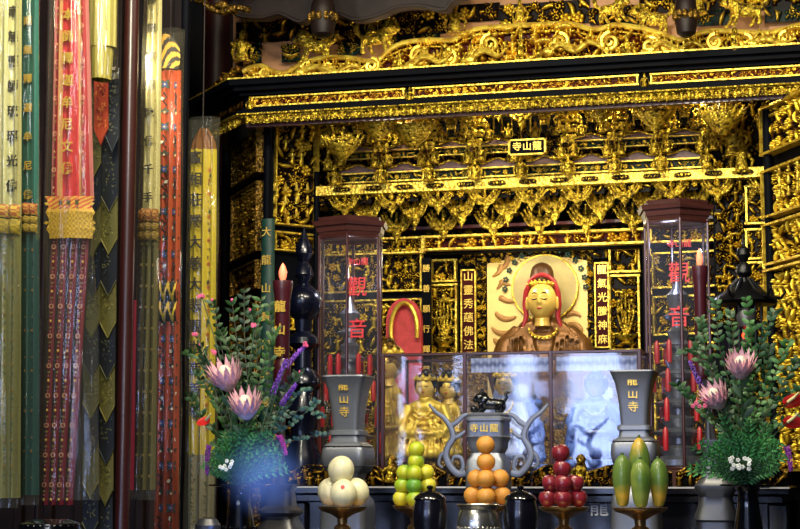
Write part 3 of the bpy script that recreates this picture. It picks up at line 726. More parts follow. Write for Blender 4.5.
# left return between the two outer pillars
zt=at(250,128,10.4)[2]; zb=1.06
screen('side_screen','narrow angled gold screen panels between the two leftmost black pillars',P2(237,10.93),P2(264,10.33),zt,zb,[(0,.12,.09,MIX),(.13,.31,.11,FIG),(.32,.40,.08,SCR),(.41,.60,.11,MIX),(.61,.7,.08,SCR),(.71,.98,.11,MIX)],500,m='gold_relief_dim',vfr='gold_dark')
# interior left flank
ft=screen('flank_screen','dark-framed gold panel wall behind the green plaque pillar',P2(268,10.42),P2(316,10.7),at(290,108,10.5)[2],zb,[(0,.28,.12,FIG),(.285,.34,.07,SCR),(.42,.52,.1,FIG),(.53,.6,.06,SCR),(.61,.72,.11,FIG),(.73,.985,.12,MIX)],520,m='gold_relief')
# candle shaped finials rows
for r_,(py) in enumerate((192,205,218)):
    for k in range(4):
        p=at(277+11*k,py,10.42+.06*k); s=mpp(280,200,10.45); mb=MB(); mb.lathe([(1.5*s,0),(2*s,2*s),(1.2*s,3*s),(1.6*s,6*s),(.3*s,9*s)],c=(p[0],p[1]-.05,p[2]),seg=8); wb(mb,'finial','gold_bright',ft)
# inner left wall 316-427
il=screen('inner_screen','gold panelled wall between the glass lantern cabinet and the couplet pillar left of the deity',P2(318,11.1),P2(426,11.1),zy(249,11.1,370),zb,[(0,.16,.1,FIG),(.17,.98,.12,MIX)],540)
# right walls
ir=screen('inner_screen','gold panelled wall seen between the right glass lantern cabinet and right black pillar',P2(652,11.1),P2(766,11.0),zy(250,11.1,700),zb,[(0,.14,.11,FIG),(.15,.30,.1,FIG),(.31,.98,.13,MIX)],560)
ri=thing('flank_carving','dense column of gold openwork carving right of the right glass lantern cabinet','carving',(xp(742,10.8),10.8,zy(330,10.8)))
rel540('openwork',ri,716,768,100,166,10.78,.12,FIG,571,depth=.08)
rel540('openwork',ri,716,744,168,330,10.74,.1,MIX,572,depth=.1,m='gold_relief')
rel540('framed_panel',ri,747,766,196,232,10.78,.08,SCR,573,depth=.04,frame=True,fw=.012)
rel540('framed_panel',ri,747,766,238,266,10.78,.08,FIG,574,depth=.04,frame=True,fw=.012)
rel540('framed_panel',ri,747,766,270,400,10.78,.09,MIX,575,depth=.04,frame=True,fw=.012)
mb=MB(); box540(mb,746,768,90,440,10.79,10.86); box540(mb,714,747,90,440,10.82,10.9); wb(mb,'board','lacquer_black',ri,False)
mb=MB()
for py,w in ((182,.0),(196,0)):
    for k in range(3): box540(mb,741,768,176+k*5,179.5+k*5,10.66+.02*k,10.8)
wb(mb,'stepped_ledge','gold_bright',ri,False)
for k in range(5): hang540('figure',FIGS[k%3],ri,722+5*k,150-14*(k%2)+8*k,10.6,30)
rg_=thing('wing_screen','gold carved wing screen at the right edge beyond the black pillar','screen',(xp(790,10.1),10.1,1.06))
A0=P2(775,10.35);A1=P2(830,9.75)
for i,(t,b) in enumerate(((104,150),(168,214),(222,262),(268,470))):
    z1=float(at(790,t,10.2)[2]); z0=float(at(790,b,10.2)[2]); relief('carved_panel',rg_,A0,A1,z0,z1,.12,FIG,580+i,depth=.06,frame=True,fw=.014)
d_=(A1-A0)/np.linalg.norm(A1-A0); c=(A0+A1)/2+np.array([-d_[1],d_[0]])*.04; zt=float(at(790,90,10.2)[2])
mb=MB(); mb.box((c[0],c[1],(zt+1.06)/2),(np.linalg.norm(A1-A0),.05,zt-1.06),rotz(math.atan2(d_[1],d_[0]))); wb(mb,'screen_board','lacquer_black',rg_,False)
for r_,py in enumerate((176,188,200)):
    for k in range(4):
        p=at(780+9*k,py-3*k,10.2-.1*k); s=mpp(790,190,10.1); mb=MB(); mb.lathe([(1.5*s,0),(2.2*s,2*s),(1.2*s,3*s),(1.8*s,6*s),(.3*s,10*s)],c=(p[0],p[1]-.06,p[2]),seg=8); wb(mb,'finial','gold_bright',rg_)
# ------------------------------------------------------------------ deity alcove wall
aw=thing('alcove_wall','gold carved back wall framing the large deity, with square and tall panels','wall panel',(xp(540,11.3),11.3,1.06))
mb=MB(); box540(mb,426,650,246,480,11.34,11.42); wb(mb,'backing_board','lacquer_black',aw,False)
for i,(a,b,t,bt,wt,un) in enumerate(((433,457,258,279,FIG,.09),(611,640,252,275,FIG,.1),(432,458,283,352,MIX,.1),(611,640,279,352,MIX,.1))):
    rel540('framed_panel',aw,a,b,t,bt,11.28,un,wt,600+i,depth=.05,c=.0034,frame=True,fw=.012)
for i,(a,b,t,bt) in enumerate(((460,478,248,264),(594,610,246,260),(478,594,248,262),(477,487,262,360),(586,594,260,360))):
    rel540('border_carving',aw,a,b,t,bt,11.26,.045,dict(scroll=3,leaf=4,rosette=3,figure=1),620+i,depth=.05,c=.0032,m='gold_relief')
mb=MB(); box540(mb,428,650,354,480,11.26,11.34); wb(mb,'lower_board','gold_dark',aw,False)
# gold rock-vase reliefs on tall panels
for px in (444,626):
    c=np.array([xp(px,11.2,345),11.22,zy(346,11.2)]); s=mpp(540,340,11.2); mb=MB(); mb.lathe([(5*s,0),(7*s,1*s),(4*s,3*s),(10*s,7*s),(11*s,10*s),(9*s,10*s)],c=c,seg=14)
    for k in range(5):
        P=[c+np.array([0,0,9*s])]; 
        for j in range(1,6): u=j/5; P.append(c+np.array([(k-2)*4*s*math.sin(u*2.2),-.02*u,(9+u*(44-5*abs(k-2)))*s]))
        mb.tube(P,[1.6*s,1.5*s,1.2*s,1.0*s,.9*s,.5*s],6); mb.ell(P[-1],2.2*s,6,5)
    wb(mb,'flower_vase_carving','gold',aw)
def couplet(name,label,chars,a,b,t,bt,Y,board,lm,off=.006,fr='gold_bright',hw=.68):
    root=thing(name,label,'plaque',(xp((a+b)/2,Y),Y,zy(bt,Y)))
    mb=MB(); box540(mb,a,b,t,bt,Y,Y+.03); wb(mb,'board',board,root,False)
    mb=MB(); w=(b-a)*.09
    for q in ((a,b,t,t+w),(a,b,bt-w,bt),(a,a+w,t,bt),(b-w,b,t,bt)): box540(mb,*q,Y-.012,Y+.01)
    if fr: wb(mb,'board_frame',fr,root,False)
    s=mpp(540,300,Y); size=(b-a)*hw*s; n=len(chars); pitch=(bt-t-2)/n
    for i,ch in enumerate(chars):
        me=text_mesh(ch,size,.003,off,lm); p=np.array([xp((a+b)/2,Y-.004,t),Y-.004,zy(t+1+pitch*(i+.5),Y)]); o=link('character',me,root,p-np.array(root.location))
    return root
couplet('couplet_board','red couplet board with gold characters left of the large deity','山靈秀蘊佛法',460.5,476,267,352,11.2,'maroon_board','letter_gold')
couplet('couplet_board','red couplet board with gold characters right of the large deity','龍氣光騰神庥',594.5,609,264,349,11.2,'maroon_board','letter_gold')
couplet('couplet_pillar','dark blue-black pillar with gold cursive characters left of the alcove','勝善願行輝慈航',422,430.5,254,400,11.0,'lacquer_black','letter_gold',fr=None,hw=.95)
couplet('couplet_pillar','dark pillar with gold cursive characters behind the left pane of the right glass cabinet','慧海慈雲普度眾生',643.5,652,246,400,11.0,'lacquer_black','letter_gold',fr=None,hw=.95)
# green plaque on the left pillar
gp=thing('green_plaque','curved green plaque with gold characters hanging on the left black pillar','plaque',(at(266.5,470,10.26)[0],10.26,at(266.5,475,10.2)[2]))
z0=at(266.5,475,10.2)[2]; z1=at(266.5,218,10.2)[2]; rr=7.6*mpp(266,300,10.2)
mb=MB(); mb.grid(lambda u,v:(rr*math.sin((u-.5)*2.5),-rr*math.cos((u-.5)*2.5)*.8,v*(z1-z0)),12,2); mb.grid(lambda u,v:(rr*math.sin((u-.5)*2.5)*.85,-rr*math.cos((u-.5)*2.5)*.7+.01,(1-v)*(z1-z0)),12,2)
mb.build('plaque_body','green_paint',gp)
for i,ch in enumerate('大龍山寶相莊嚴慈悲'):
    me=text_mesh(ch,10.5*mpp(266,300,10.2),.004,.004,'letter_gold'); link('character',me,gp,(0,-rr*.8-.003,(z1-z0)*(1-(i+.5)/9)))
# red alcove with gold deity at left (between 385 and 420)
mat('alcove_red','#c03a3a',.6,0,var=.2,vscale=20)
ra=thing('red_alcove','small red-draped alcove with painted gold hoop left of the case','alcove',(xp(402,10.95),10.95,1.06))
z0=zy(470,10.95,402);z1=zy(298,10.95,402); x0=xp(386,10.95);x1=xp(421,10.95)
mb=MB(); P=[(x0,1.06),(x1,1.06)]+[((x0+x1)/2+(x1-x0)/2*math.cos(t),z1-.16+.16*math.sin(t)) for t in np.linspace(0,PI,12)]; mb.prism(P,10.95,11.0); wb(mb,'red_backdrop','alcove_red',ra,False)
mb=MB(); c=at(404,330,10.9); s=mpp(404,330,10.9); mb.tube([c+np.array([17*s*math.cos(t)*.8,0,27*s*math.sin(t)]) for t in np.linspace(-.3,PI+.5,30)],2.2*s,8); wb(mb,'gold_hoop','gold_smooth',ra)
# ------------------------------------------------------------------ altar tables
YT=8.6
zT=zy(486.5,YT,500)            # altar table top (rear)
x0=xp(286,YT,487); x1=xp(790,YT,487)
at_=thing('altar_table','long dark lacquered altar table with carved gold gallery under the glass case','table',((x0+x1)/2,9.2,0))
mb=MB(); mb.bbox(((x0+x1)/2,9.25,zT-.02),(x1-x0,1.4,.04),.006); wb(mb,'table_top','table_lacquer',at_,False)
mb=MB(); mb.bbox(((x0+x1)/2,9.25,zT-.06),(x1-x0-.06,1.34,.04),.006); mb.box(((x0+x1)/2,8.66,zT/2-.04),(x1-x0-.1,.04,zT-.08)); wb(mb,'front_panel','table_lacquer',at_,False)
mb=MB(); mb.box(((x0+x1)/2,YT-.052,zT-.004),(x1-x0,.006,.008)); wb(mb,'edge_line','letter_silver',at_,False)
for x in (x0+.06,x1-.06):
    for y in (8.65,9.85):
        mb=MB(); mb.bbox((x,y,(zT-.08)/2),(.1,.1,zT-.08),.01); wb(mb,'leg','table_lacquer',at_,False)
for ch,px in (('龍',599),('山',475),('寺',345)):
    me=text_mesh(ch,20*mpp(px,505,8.6),.002,.006,'letter_silver'); p=at(px,508,8.63); link('front_character',me,at_,p-np.array(at_.location))
# carved gallery standing on the front edge
gal=thing('carved_gallery','low gold-on-black carved gallery rail along the front edge of the altar table','railing',((x0+x1)/2,YT,zT))
hg=zy(466,YT,500)-zT
for i,(a,b) in enumerate(((290,336),(340,388),(396,446),(450,530),(533,578),(586,672),(676,730),(733,788))):
    X0=xp(a,YT,480);X1=xp(b,YT,480); w=X1-X0
    mask=(lambda w_: (lambda x,z: z<hg*(.6+.38*np.exp(-((x/w_-.5)*2.6)**4))))(w)
    relief('carved_section',gal,(X0,YT),(X1,YT),zT+.006,zT+hg,.055,FIG,700+i,depth=.03,c=.0032,m='gold_relief_dim',mask=mask)
    mb=MB(); P=[(X0,zT),(X1,zT)]+[(X0+w*u,zT+.004+hg*(.62+.38*math.exp(-((u-.5)*2.6)**4))) for u in np.linspace(1,0,16)]; mb.prism(P,YT+.003,YT+.02); wb(mb,'board','lacquer_black',gal,False)
    mb=MB(); mb.tube([(X0+w*u,YT,zT+.004+hg*(.62+.38*math.exp(-((u-.5)*2.6)**4))) for u in np.linspace(0,1,20)],.005,6); wb(mb,'rail','gold_dark',gal)
for px in (392,581):
    p=at(px,478,YT); 
    mb=MB(); mb.lathe([(.022,0),(.03,.02),(.02,.05),(.032,.09),(.02,.12),(.026,.14),(.008,.16)],c=(p[0],p[1],zT),seg=10); wb(mb,'post','gold_dark',gal)
    inst('lion_figure',FIGS[0],gal,(p[0]-gal.location[0],-.03,.02),.11)
# front offering table (lower)
zF=1.17
XA=xp(150,7.2,500); XB=xp(830,7.2,500)
ot=thing('offering_table','dark glossy front offering table carrying fruit, pots and vases','table',((XA+XB)/2,7.35,0))
mb=MB(); mb.bbox(((XA+XB)/2,7.35,zF-.025),(XB-XA,1.9,.05),.008); wb(mb,'table_top','table_lacquer',ot,False)
mb=MB(); mb.box(((XA+XB)/2,6.5,zF-.15),(XB-XA-.1,.03,.2)); wb(mb,'apron','table_lacquer',ot,False)
for x in (XA+.1,XB-.1):
    for y in (6.5,8.2): mb=MB(); mb.bbox((x,y,(zF-.05)/2),(.1,.1,zF-.05),.01); wb(mb,'leg','table_lacquer',ot,False)
# ------------------------------------------------------------------ glass case
YG=8.85; YGb=9.35
gx=[xp(383,YG,400),xp(465,YG,400),xp(551,YG,400),xp(640,YG,400)]
gz0=zT; gz1=zy(355,YG,400)
gc=thing('glass_case','long glazed wooden display case with three front panes on the altar table','display case',((gx[0]+gx[3])/2,(YG+YGb)/2,gz0))
t=.016
def bar(a,b,w=t,name='frame_bar',m='brown_post',par=None):
    mb=MB(); a=np.array(a);b=np.array(b); d=np.abs(b-a)+w; mb.bbox((a+b)/2,d,.003); wb(mb,name,m,par or gc,False)
for x in gx: bar((x,YG,gz0),(x,YG,gz1),.02)
for x in (gx[0],gx[3]): bar((x,YGb,gz0),(x,YGb,gz1)); bar((x,YG,gz1),(x,YGb,gz1)); bar((x,YG,gz0+.01),(x,YGb,gz0+.01))
for y in (YG,YGb): bar((gx[0],y,gz1),(gx[3],y,gz1)); bar((gx[0],y,gz0+.01),(gx[3],y,gz0+.01))
def pane(a,b,c,d,name,m,par):
    mb=MB(); mb.add([a,b,c,d],[(0,1,2,3)]); return wb(mb,name,m,par,False)
for i in range(3): pane((gx[i],YG,gz0),(gx[i+1],YG,gz0),(gx[i+1],YG,gz1),(gx[i],YG,gz1),'glass_pane','case_glass',gc)
for x in (gx[0],gx[3]): pane((x,YG,gz0),(x,YGb,gz0),(x,YGb,gz1),(x,YG,gz1),'side_pane','tower_glass',gc)
pane((gx[0],YG,gz1),(gx[3],YG,gz1),(gx[3],YGb,gz1),(gx[0],YGb,gz1),'top_pane','tower_glass',gc)
pane((gx[0],YGb,gz0),(gx[3],YGb,gz0),(gx[3],YGb,gz1),(gx[0],YGb,gz1),'rear_pane','tower_glass',gc)
# pleated white valance strips in the case top of two right panes
for i,(a,b) in enumerate(((gx[1]+.02,gx[2]-.02),(gx[2]+.02,gx[3]-.02))):
    mb=MB(); n=int((b-a)/.006); mb.grid(lambda u,v:(a+(b-a)*u,YG+.06+.006*math.sin(u*n*.9),gz1-.02-.075*v),n,2); wb(mb,'pleated_valance','robe_white',gc,False)
# ------------------------------------------------------------------ heads and deities
def head_mesh(mb,c,Rr,seg=56,rings=44,tilt=0):
    V=[];Fs=[]
    def g(x,z,x0,z0,sx,sz): return math.exp(-((x-x0)/sx)**2-((z-z0)/sz)**2)
    for j in range(rings+1):
        t=-PI/2+PI*j/rings
        for i in range(seg):
            a=2*PI*i/seg; x=math.cos(t)*math.sin(a); y=-math.cos(t)*math.cos(a); z=math.sin(t)
            k=1-.10*max(0,-z)**1.5
            X,Y,Z=x*.78*k,y*.86,z*1.0
            if y<0:
                f=-y
                d=.0
                d+=.13*g(x,z,0,-.14,.12,.1)+.075*g(x,z,0,.05,.075,.2)       # nose
                d-=.055*(g(x,z,-.33,.1,.2,.1)+g(x,z,.33,.1,.2,.1))          # sockets
                d+=.035*(g(x,z,-.34,.07,.15,.06)+g(x,z,.34,.07,.15,.06))   # lids
                d+=.035*(g(x,z,-.34,.3,.26,.05)+g(x,z,.34,.3,.26,.05))     # brows
                d+=.045*g(x,z,0,-.4,.15,.05)+.04*g(x,z,0,-.48,.12,.05)-.03*g(x,z,0,-.44,.16,.015)
                d+=.06*g(x,z,0,-.75,.2,.15); d+=.03*(g(x,z,-.45,-.25,.2,.2)+g(x,z,.45,-.25,.2,.2))
                Y-=d*min(1,f*2)
            V.append((X,Y,Z))
    for j in range(rings):
        for i in range(seg): a=j*seg+i;b=j*seg+(i+1)%seg; Fs.append((a,b,b+seg,a+seg))
    mb.add(np.array(V)*Rr@rotx(tilt).T+np.array(c),Fs)
    for sx in (-1,1):
        mb.ell(np.array(c)+np.array([sx*.8,.05,-.1])*Rr,(.1*Rr,.14*Rr,.36*Rr),8,8)
    mb.lathe([(.42*Rr,-1.3*Rr),(.38*Rr,-1.1*Rr),(.4*Rr,-.6*Rr)],c=c,seg=16)
def face_marks(parent,c,Rr,dark='hair_black',lip='letter_red'):
    c=np.array(c)
    def surf(x,z,o=.02):
        t=math.sqrt(max(.05,1-x*x-z*z)); return c+np.array([x*.78,-t*.86-.03-o,z])*Rr
    for nm,m,zs,off in (('brow',dark,.33,.045),('eyelid_line',dark,.08,.045)):
        for sx in (-1,1):
            mb=MB(); P=[]
            for k in range(9):
                u=k/8; x=sx*(.14+.42*u); z=zs+(.09*math.sin(PI*u) if nm=='brow' else -.05*math.sin(PI*u)); P.append(surf(x,z,off-.02*(u-.5)**2))
            mb.tube(P,[(.012+.022*math.sin(PI*k/8))*Rr for k in range(9)],5); mb.build(nm,m,parent)
    mb=MB(); P=[surf(-.17+.34*k/8,-.43+.02*abs(k-4)/4,.055) for k in range(9)]; mb.tube(P,[(.01+.04*math.sin(PI*k/8))*Rr for k in range(9)],6); mb.build('lips',lip,parent)
def robe_body(W,H,voxel,m,cape=False,seed=1):
    """seated cross-legged robed body, base at z=0, total shoulder height H, knee width W, facing -Y"""
    r=random.Random(seed); mb=MB()
    mb.ell((0,0,.16*H),(.5*W,.3*W,.17*H),20,12); mb.ell((0,.02*W,.5*H),(.24*W,.17*W,.34*H),16,12)
    mb.ell((0,.02*W,.82*H),(.31*W,.15*W,.14*H),16,10); mb.ell((0,-.02*W,.95*H),(.12*W,.11*W,.1*H),12,8)
    for sx in (-1,1):
        mb.tube([(sx*.27*W,.02*W,.85*H),(sx*.37*W,-.03*W,.6*H),(sx*.33*W,-.17*W,.42*H),(sx*.08*W,-.27*W,.42*H)],[.1*W,.105*W,.09*W,.055*W],12)
        mb.tube([(sx*.33*W,-.1*W,.5*H),(sx*.38*W,-.12*W,.3*H),(sx*.4*W,-.12*W,.1*H)],[.08*W,.09*W,.05*W],10)     # sleeve fall
        mb.tube([(sx*.46*W,-.05*W,.14*H),(sx*.2*W,-.26*W,.12*H),(-sx*.1*W,-.27*W,.1*H)],[.09*W,.1*W,.06*W],10)
        for k in range(5):
            a=.25+.3*k; mb.tube([(sx*(.06+.05*k)*W,-.1*W-.02*W*k,(.8-.02*k)*H),(sx*(.1+.045*k)*W,-.2*W,.5*H),(sx*(.05+.08*k)*W,-.28*W,.26*H),(sx*(.02+.1*k)*W,-.3*W,.04*H)],[.012*W,.016*W,.018*W,.016*W],6)
    for k in range(6): 
        P=[(.16*W*math.cos(t)*(1+.25*k),-.17*W-.02*W*k*.6,(.72-.085*k)*H-.07*H*math.sin(t)) for t in np.linspace(.15,PI-.15,9)]; mb.tube(P,.013*W,6)
    if cape: mb.tube([(0,.1*W,1.15*H),(0,.12*W,.7*H),(0,.1*W,.1*H)],[.2*W,.36*W,.44*W],16,flat=.5)
    me=sculpt(mb,voxel,m,2); n=len(me.vertices); co=np.zeros(n*3); me.vertices.foreach_get('co',co); co=co.reshape(-1,3); no=np.zeros(n*3); me.vertices.foreach_get('normal',no); no=no.reshape(-1,3)
    X=co[:,0]/W; Y=co[:,1]/W; Z=co[:,2]/H; ph=np.where(Z<.34, 60*np.abs(X)+14*Z+10*Y, 26*np.abs(X)+34*Z*(.6+np.abs(X))+8*Y)
    co+=no*(np.sin(ph+1.6*np.sin(9*Z+7*X))*.0085*W*np.clip((.95-Z)*4,0,1))[:,None]; me.vertices.foreach_set('co',co.ravel()); me.update(); return me
def hand_mesh(L,m):
    """relaxed palm-up hand, five fingers, length L, pointing +X"""
    mb=MB(); mb.ell((.22*L,0,0),(.26*L,.2*L,.09*L),10,8)
    for k,(fl,y) in enumerate(((.5,.15),(.57,.05),(.53,-.05),(.42,-.14))):
        mb.tube([(.38*L,y*L,0),(.38*L+fl*.4*L,y*L*1.05,.02*L),(.38*L+fl*.75*L,y*L*1.05,.08*L),(.38*L+fl*L,y*L,.16*L)],[.055*L,.05*L,.045*L,.035*L],7)
    mb.tube([(.12*L,.14*L,.03*L),(.25*L,.3*L,.05*L),(.42*L,.34*L,.1*L)],[.065*L,.055*L,.04*L],7)
    mb.tube([(-.25*L,0,0),(.1*L,0,0)],[.1*L,.1*L],8)
    return sculpt(mb,L*.028,m,1)
def crown(mb,c,r,h,n=7):
    c=np.array(c); mb.lathe([(r,0),(r*1.06,h*.12),(r,h*.25),(r*.96,h*.4),(r*.8,h*.5)],c=c,seg=20)
    for k in range(n):
        a=PI*(1.08+.84*k/(n-1)); q=h*(.35+.4*math.sin(PI*k/(n-1))); b=c+np.array([r*math.cos(a),r*math.sin(a),h*.15])
        mb.ell(b+np.array([0,0,q*.4]),(r*.2,r*.12,q*.5),8,6); mb.ell(b+np.array([0,0,q]),(r*.08,)*3,6,5)
def deity(name,label,px,pyb,pyt,pxw,Y,robe,skin,hat,seed,cape=False,hairm='hair_black',lotus=True,hatm='robe_gold'):
    p=at(px,pyb,Y); s=mpp(px,pyb,Y); Ht=(pyb-pyt)*s; W=pxw*s
    p[2]=max(p[2],zT+.001)
    root=thing(name,label,'statue',p)
    lh=.12*Ht if lotus else .02
    mb=MB(); mb.lathe([(W*.42,0),(W*.5,lh*.3),(W*.4,lh*.5),(W*.52,lh*.9),(W*.46,lh)],seg=28,A=np.diag([1,.62,1]))
    for k in range(16):
        a=2*PI*k/16; mb.ell((W*.5*math.cos(a),W*.31*math.sin(a),lh*.68),(W*.07,W*.05,lh*.32),7,6)
    mb.build('lotus_base','gold_dark' if robe!='robe_blue_lit' else 'robe_blue_lit',root)
    hr=Ht*.115; H=(Ht-lh)*.68
    me=robe_body(W,H,W*.022,robe,cape,seed); link('robed_body',me,root,(0,0,lh))
    hz=lh+H+hr*.72
    mb=MB(); head_mesh(mb,(0,-.03*W,hz),hr,32,26); mb.build('head',skin,root); face_marks(root,(0,-.03*W,hz),hr)
    mb=MB(); mb.ell((0,.035*W,hz+hr*.22),(hr*1.0,hr*.98,hr*1.0),16,12); mb.ell((0,.02*W,hz+hr*1.15),(hr*.4,hr*.4,hr*.4)); mb.build('hair',hairm,root)
    mb=MB(); crown(mb,(0,-.03*W,hz+hr*.5),hr*.84,hr*.62,5); mb.build('crown',hatm,root)
    for sx in (-1,1):
        h=link('hand',hand_mesh(hr*1.5,skin),root,(sx*.12*W,-.27*W,lh+.42*H),PI if sx>0 else 0)
        if sx>0: h.scale=(1,-1,1)
    # necklace + sash
    mb=MB(); mb.tube([(.17*W*math.cos(t),-.13*W-.05*W*math.sin(t),lh+H*(.88-.18*math.sin(t))) for t in np.linspace(0,PI,16)],.01*W,6)
    for t in np.linspace(.2,PI-.2,7): mb.ell((.17*W*math.cos(t),-.14*W-.05*W*math.sin(t),lh+H*(.87-.18*math.sin(t))),.02*W,6,5)
    mb.build('necklace',hatm,root)
    return root

deity('seated_deity','gilded seated deity with black hair in flowing gold robes, left pane of the glass case',426,474,366,62,9.02,'robe_gold','skin_gold','gold',1)
deity('attendant_deity','small gilded deity standing behind the left seated statue in the glass case',449,474,367,30,9.25,'robe_gold','skin_gold','gold',2)
deity('attendant_deity','slim gilded figure beside the red alcove, behind the left end of the glass case',389,484,334,34,9.6,'robe_gold','skin_gold','gold',8,hairm='gold_dark')
deity('caped_deity','white-caped deity with gold crown behind the black lion in the middle pane',506,474,362,54,9.1,'robe_white','skin_gold','gold',3,cape=True)
deity('blue_lit_deity','pale bluish seated deity in spreading robes, right pane of the glass case',597,472,366,66,9.06,'robe_blue_lit','robe_white','gold',4,hairm='robe_blue_lit',hatm='robe_white')
deity('small_blue_deity','small bluish figure between the caped deity and the middle post of the case',534,474,392,26,9.2,'robe_blue_lit','robe_blue_lit','gold',5,hairm='hair_black',hatm='robe_blue_lit')
# ------------------------------------------------------------------ large deity in the alcove
YD=11.0
p=at(543,360,YD); s=mpp(543,300,YD)
gd=thing('deity_statue','large gold-faced deity bust with crown, halo and bronze robe behind the glass case','statue',(p[0],YD,zy(470,YD)))
def G(px,py,dy=0): q=at(px,py,YD+dy); return q-np.array(gd.location)
mb=MB(); hc=G(542,301.5,-.12); head_mesh(mb,hc,18.8*s,72,56); mb.build('head','skin_gold',gd); face_marks(gd,hc,18.5*s)
b=G(543,470,-.02); mb=MB(); c0=G(544,350)
mb.ell(G(544,345),(42*s,.1,20*s),24,14); mb.ell(G(544,375),(44*s,.13,45*s),24,14); mb.ell(G(543,326),(25*s,.09,9*s),20,10); mb.ell(G(543,320,-.03),(11*s,.06,7*s),20,10)
for sx in (-1,1):
    mb.tube([G(544+sx*24,330),G(544+sx*36,345),G(544+sx*43,372),G(544+sx*36,400)],[8*s,12*s,15*s,14*s],14)
    for k in range(6): mb.tube([G(544+sx*(8+2*k),322,-.07),G(544+sx*(12+4.5*k),338,-.11),G(544+sx*(8+6*k),356,-.13),G(544+sx*(4+7*k),375,-.14)],[1.0*s,1.3*s,1.4*s,1.2*s],6)
mb.lathe([(10*s,0),(9*s,8*s)],c=G(543,324,-.05),seg=16)
me=sculpt(mb,.011,'robe_bronze',2); link('robed_body',me,gd)
mb=MB(); mb.box(G(543,420),(70*s,.2,100*s)); mb.build('seat_base','gold_dark',gd,smooth=False)
mb=MB(); mb.tube([G(543+14*math.cos(t),328+9*math.sin(t),-.115-.02*math.sin(t)) for t in np.linspace(0,PI,20)],1.1*s,6)
for t in np.linspace(.1,PI-.1,11): mb.ell(G(543+14*math.cos(t),329+9.5*math.sin(t),-.13-.02*math.sin(t)),1.5*s,6,5)
mb.build('necklace','gold_bright',gd)
# crown, red hood and side drapes
mb=MB(); mb.ell(G(542,294,-.0),(17.5*s,.085,20*s),20,14)
for sx in (-1,1): mb.tube([G(542,274.5,-.13),G(542+sx*6,276,-.13),G(542+sx*12,281,-.12),G(542+sx*16,292,-.1),G(542+sx*17,305,-.08),G(542+sx*15.5,316,-.07),G(542+sx*19,327,-.08)],[2.2*s,2.2*s,2.2*s,2.6*s,2.8*s,2.6*s,1.8*s],8)
mb.build('red_hood','cloth_red',gd)
mb=MB(); crown(mb,G(542,287,-.075),13.8*s,6*s,9); mb.build('crown','gold_bright',gd)
for k in range(7):
    a=PI*(1.1+.8*k/6); m_=MB(); m_.ell(G(542,287,-.075)+np.array([14.4*s*math.cos(a),14.4*s*math.sin(a),2.5*s]),1.1*s,7,6); m_.build('crown_jewel','letter_red' if k%2 else 'green_paint',gd)
mb=MB(); mb.lathe([(12*s,0),(12*s,5*s),(11*s,10*s),(9.5*s,14*s),(6*s,17*s),(2*s,18.5*s)],c=G(542,281,-.05),seg=24); mat('headdress_brown','#4a2e14',.45,.3,bump=.5,bscale=30,var=.4,vscale=25); mb.build('topknot','headdress_brown',gd)
# halo and painted flame backing
hb=thing('halo_panel','pale gold painted panel with flame tongues and round halo behind the large deity','panel',(xp(536,11.24),11.24,zy(470,11.24)))
mb=MB(); P=[(xp(487,11.24),zy(470,11.24)),(xp(587,11.24),zy(470,11.24)),(xp(587,11.24),zy(262,11.24))]+[(xp(587-100*k/10,11.24),zy(262-6*math.sin(PI*k/10),11.24)) for k in range(1,11)]
mb.prism(P,11.24,11.26); MATS['pale_gold']=mat('pale_gold','#eccb78',.5,.15,var=.12,vscale=6); wb(mb,'panel_board','pale_gold',hb,False)
c=np.array([xp(545,11.21,288),11.21,zy(288,11.21)]); s2=mpp(545,288,11.21)
mb=MB(); mb.lathe([(33*s2,0),(33*s2,.012)],c=c,seg=48,A=rotx(PI/2)); mat('halo_green','#a8955a',.5,.2,var=.2,vscale=9); wb(mb,'halo_disc','halo_green',hb)
mb=MB(); mb.tube([c+np.array([33*s2*math.cos(t),-.01,33*s2*math.sin(t)]) for t in np.linspace(0,2*PI,60)],1.2*s2,6); wb(mb,'halo_rim','gold_bright',hb)
mat('flame_brown','#a8783a',.5,.2,var=.2); 
for k,(px,py,L,an) in enumerate(((492,272,16,.5),(494,286,18,.3),(496,300,20,.15),(495,314,18,-.1),(494,328,18,-.2),(500,266,12,.9),(582,330,14,2.9),(580,345,14,3.0),(578,318,14,2.8),(492,342,20,.1))):
    P=[]; n=14; a0=an
    for i in range(n+1): u=i/n; P.append((px+L*u*math.cos(a0)+3*math.sin(u*5+k), py+ -L*u*math.sin(a0)+3*math.cos(u*5+k)))
    mb=MB(); mb.tube([np.array([xp(a,11.225,b_),11.228,zy(b_,11.225)]) for a,b_ in P],[.004+.014*math.sin(PI*min(1,(i/n)*.9+.05)) for i in range(n+1)],6,flat=.4); wb(mb,'flame_tongue','flame_brown',hb)
for k in range(14):
    mb=MB(); t=PI*(.0+1.0*k/13); q=c+np.array([41*s2*math.cos(t),.0,41*s2*math.sin(t)*.98]); 
    for j in range(5): a=j*2*PI/5; mb.ell(q+np.array([2*s2*math.cos(a),0,2*s2*math.sin(a)]),(1.3*s2,.006,1.3*s2),6,5)
    wb(mb,'painted_flower','green_paint',hb)
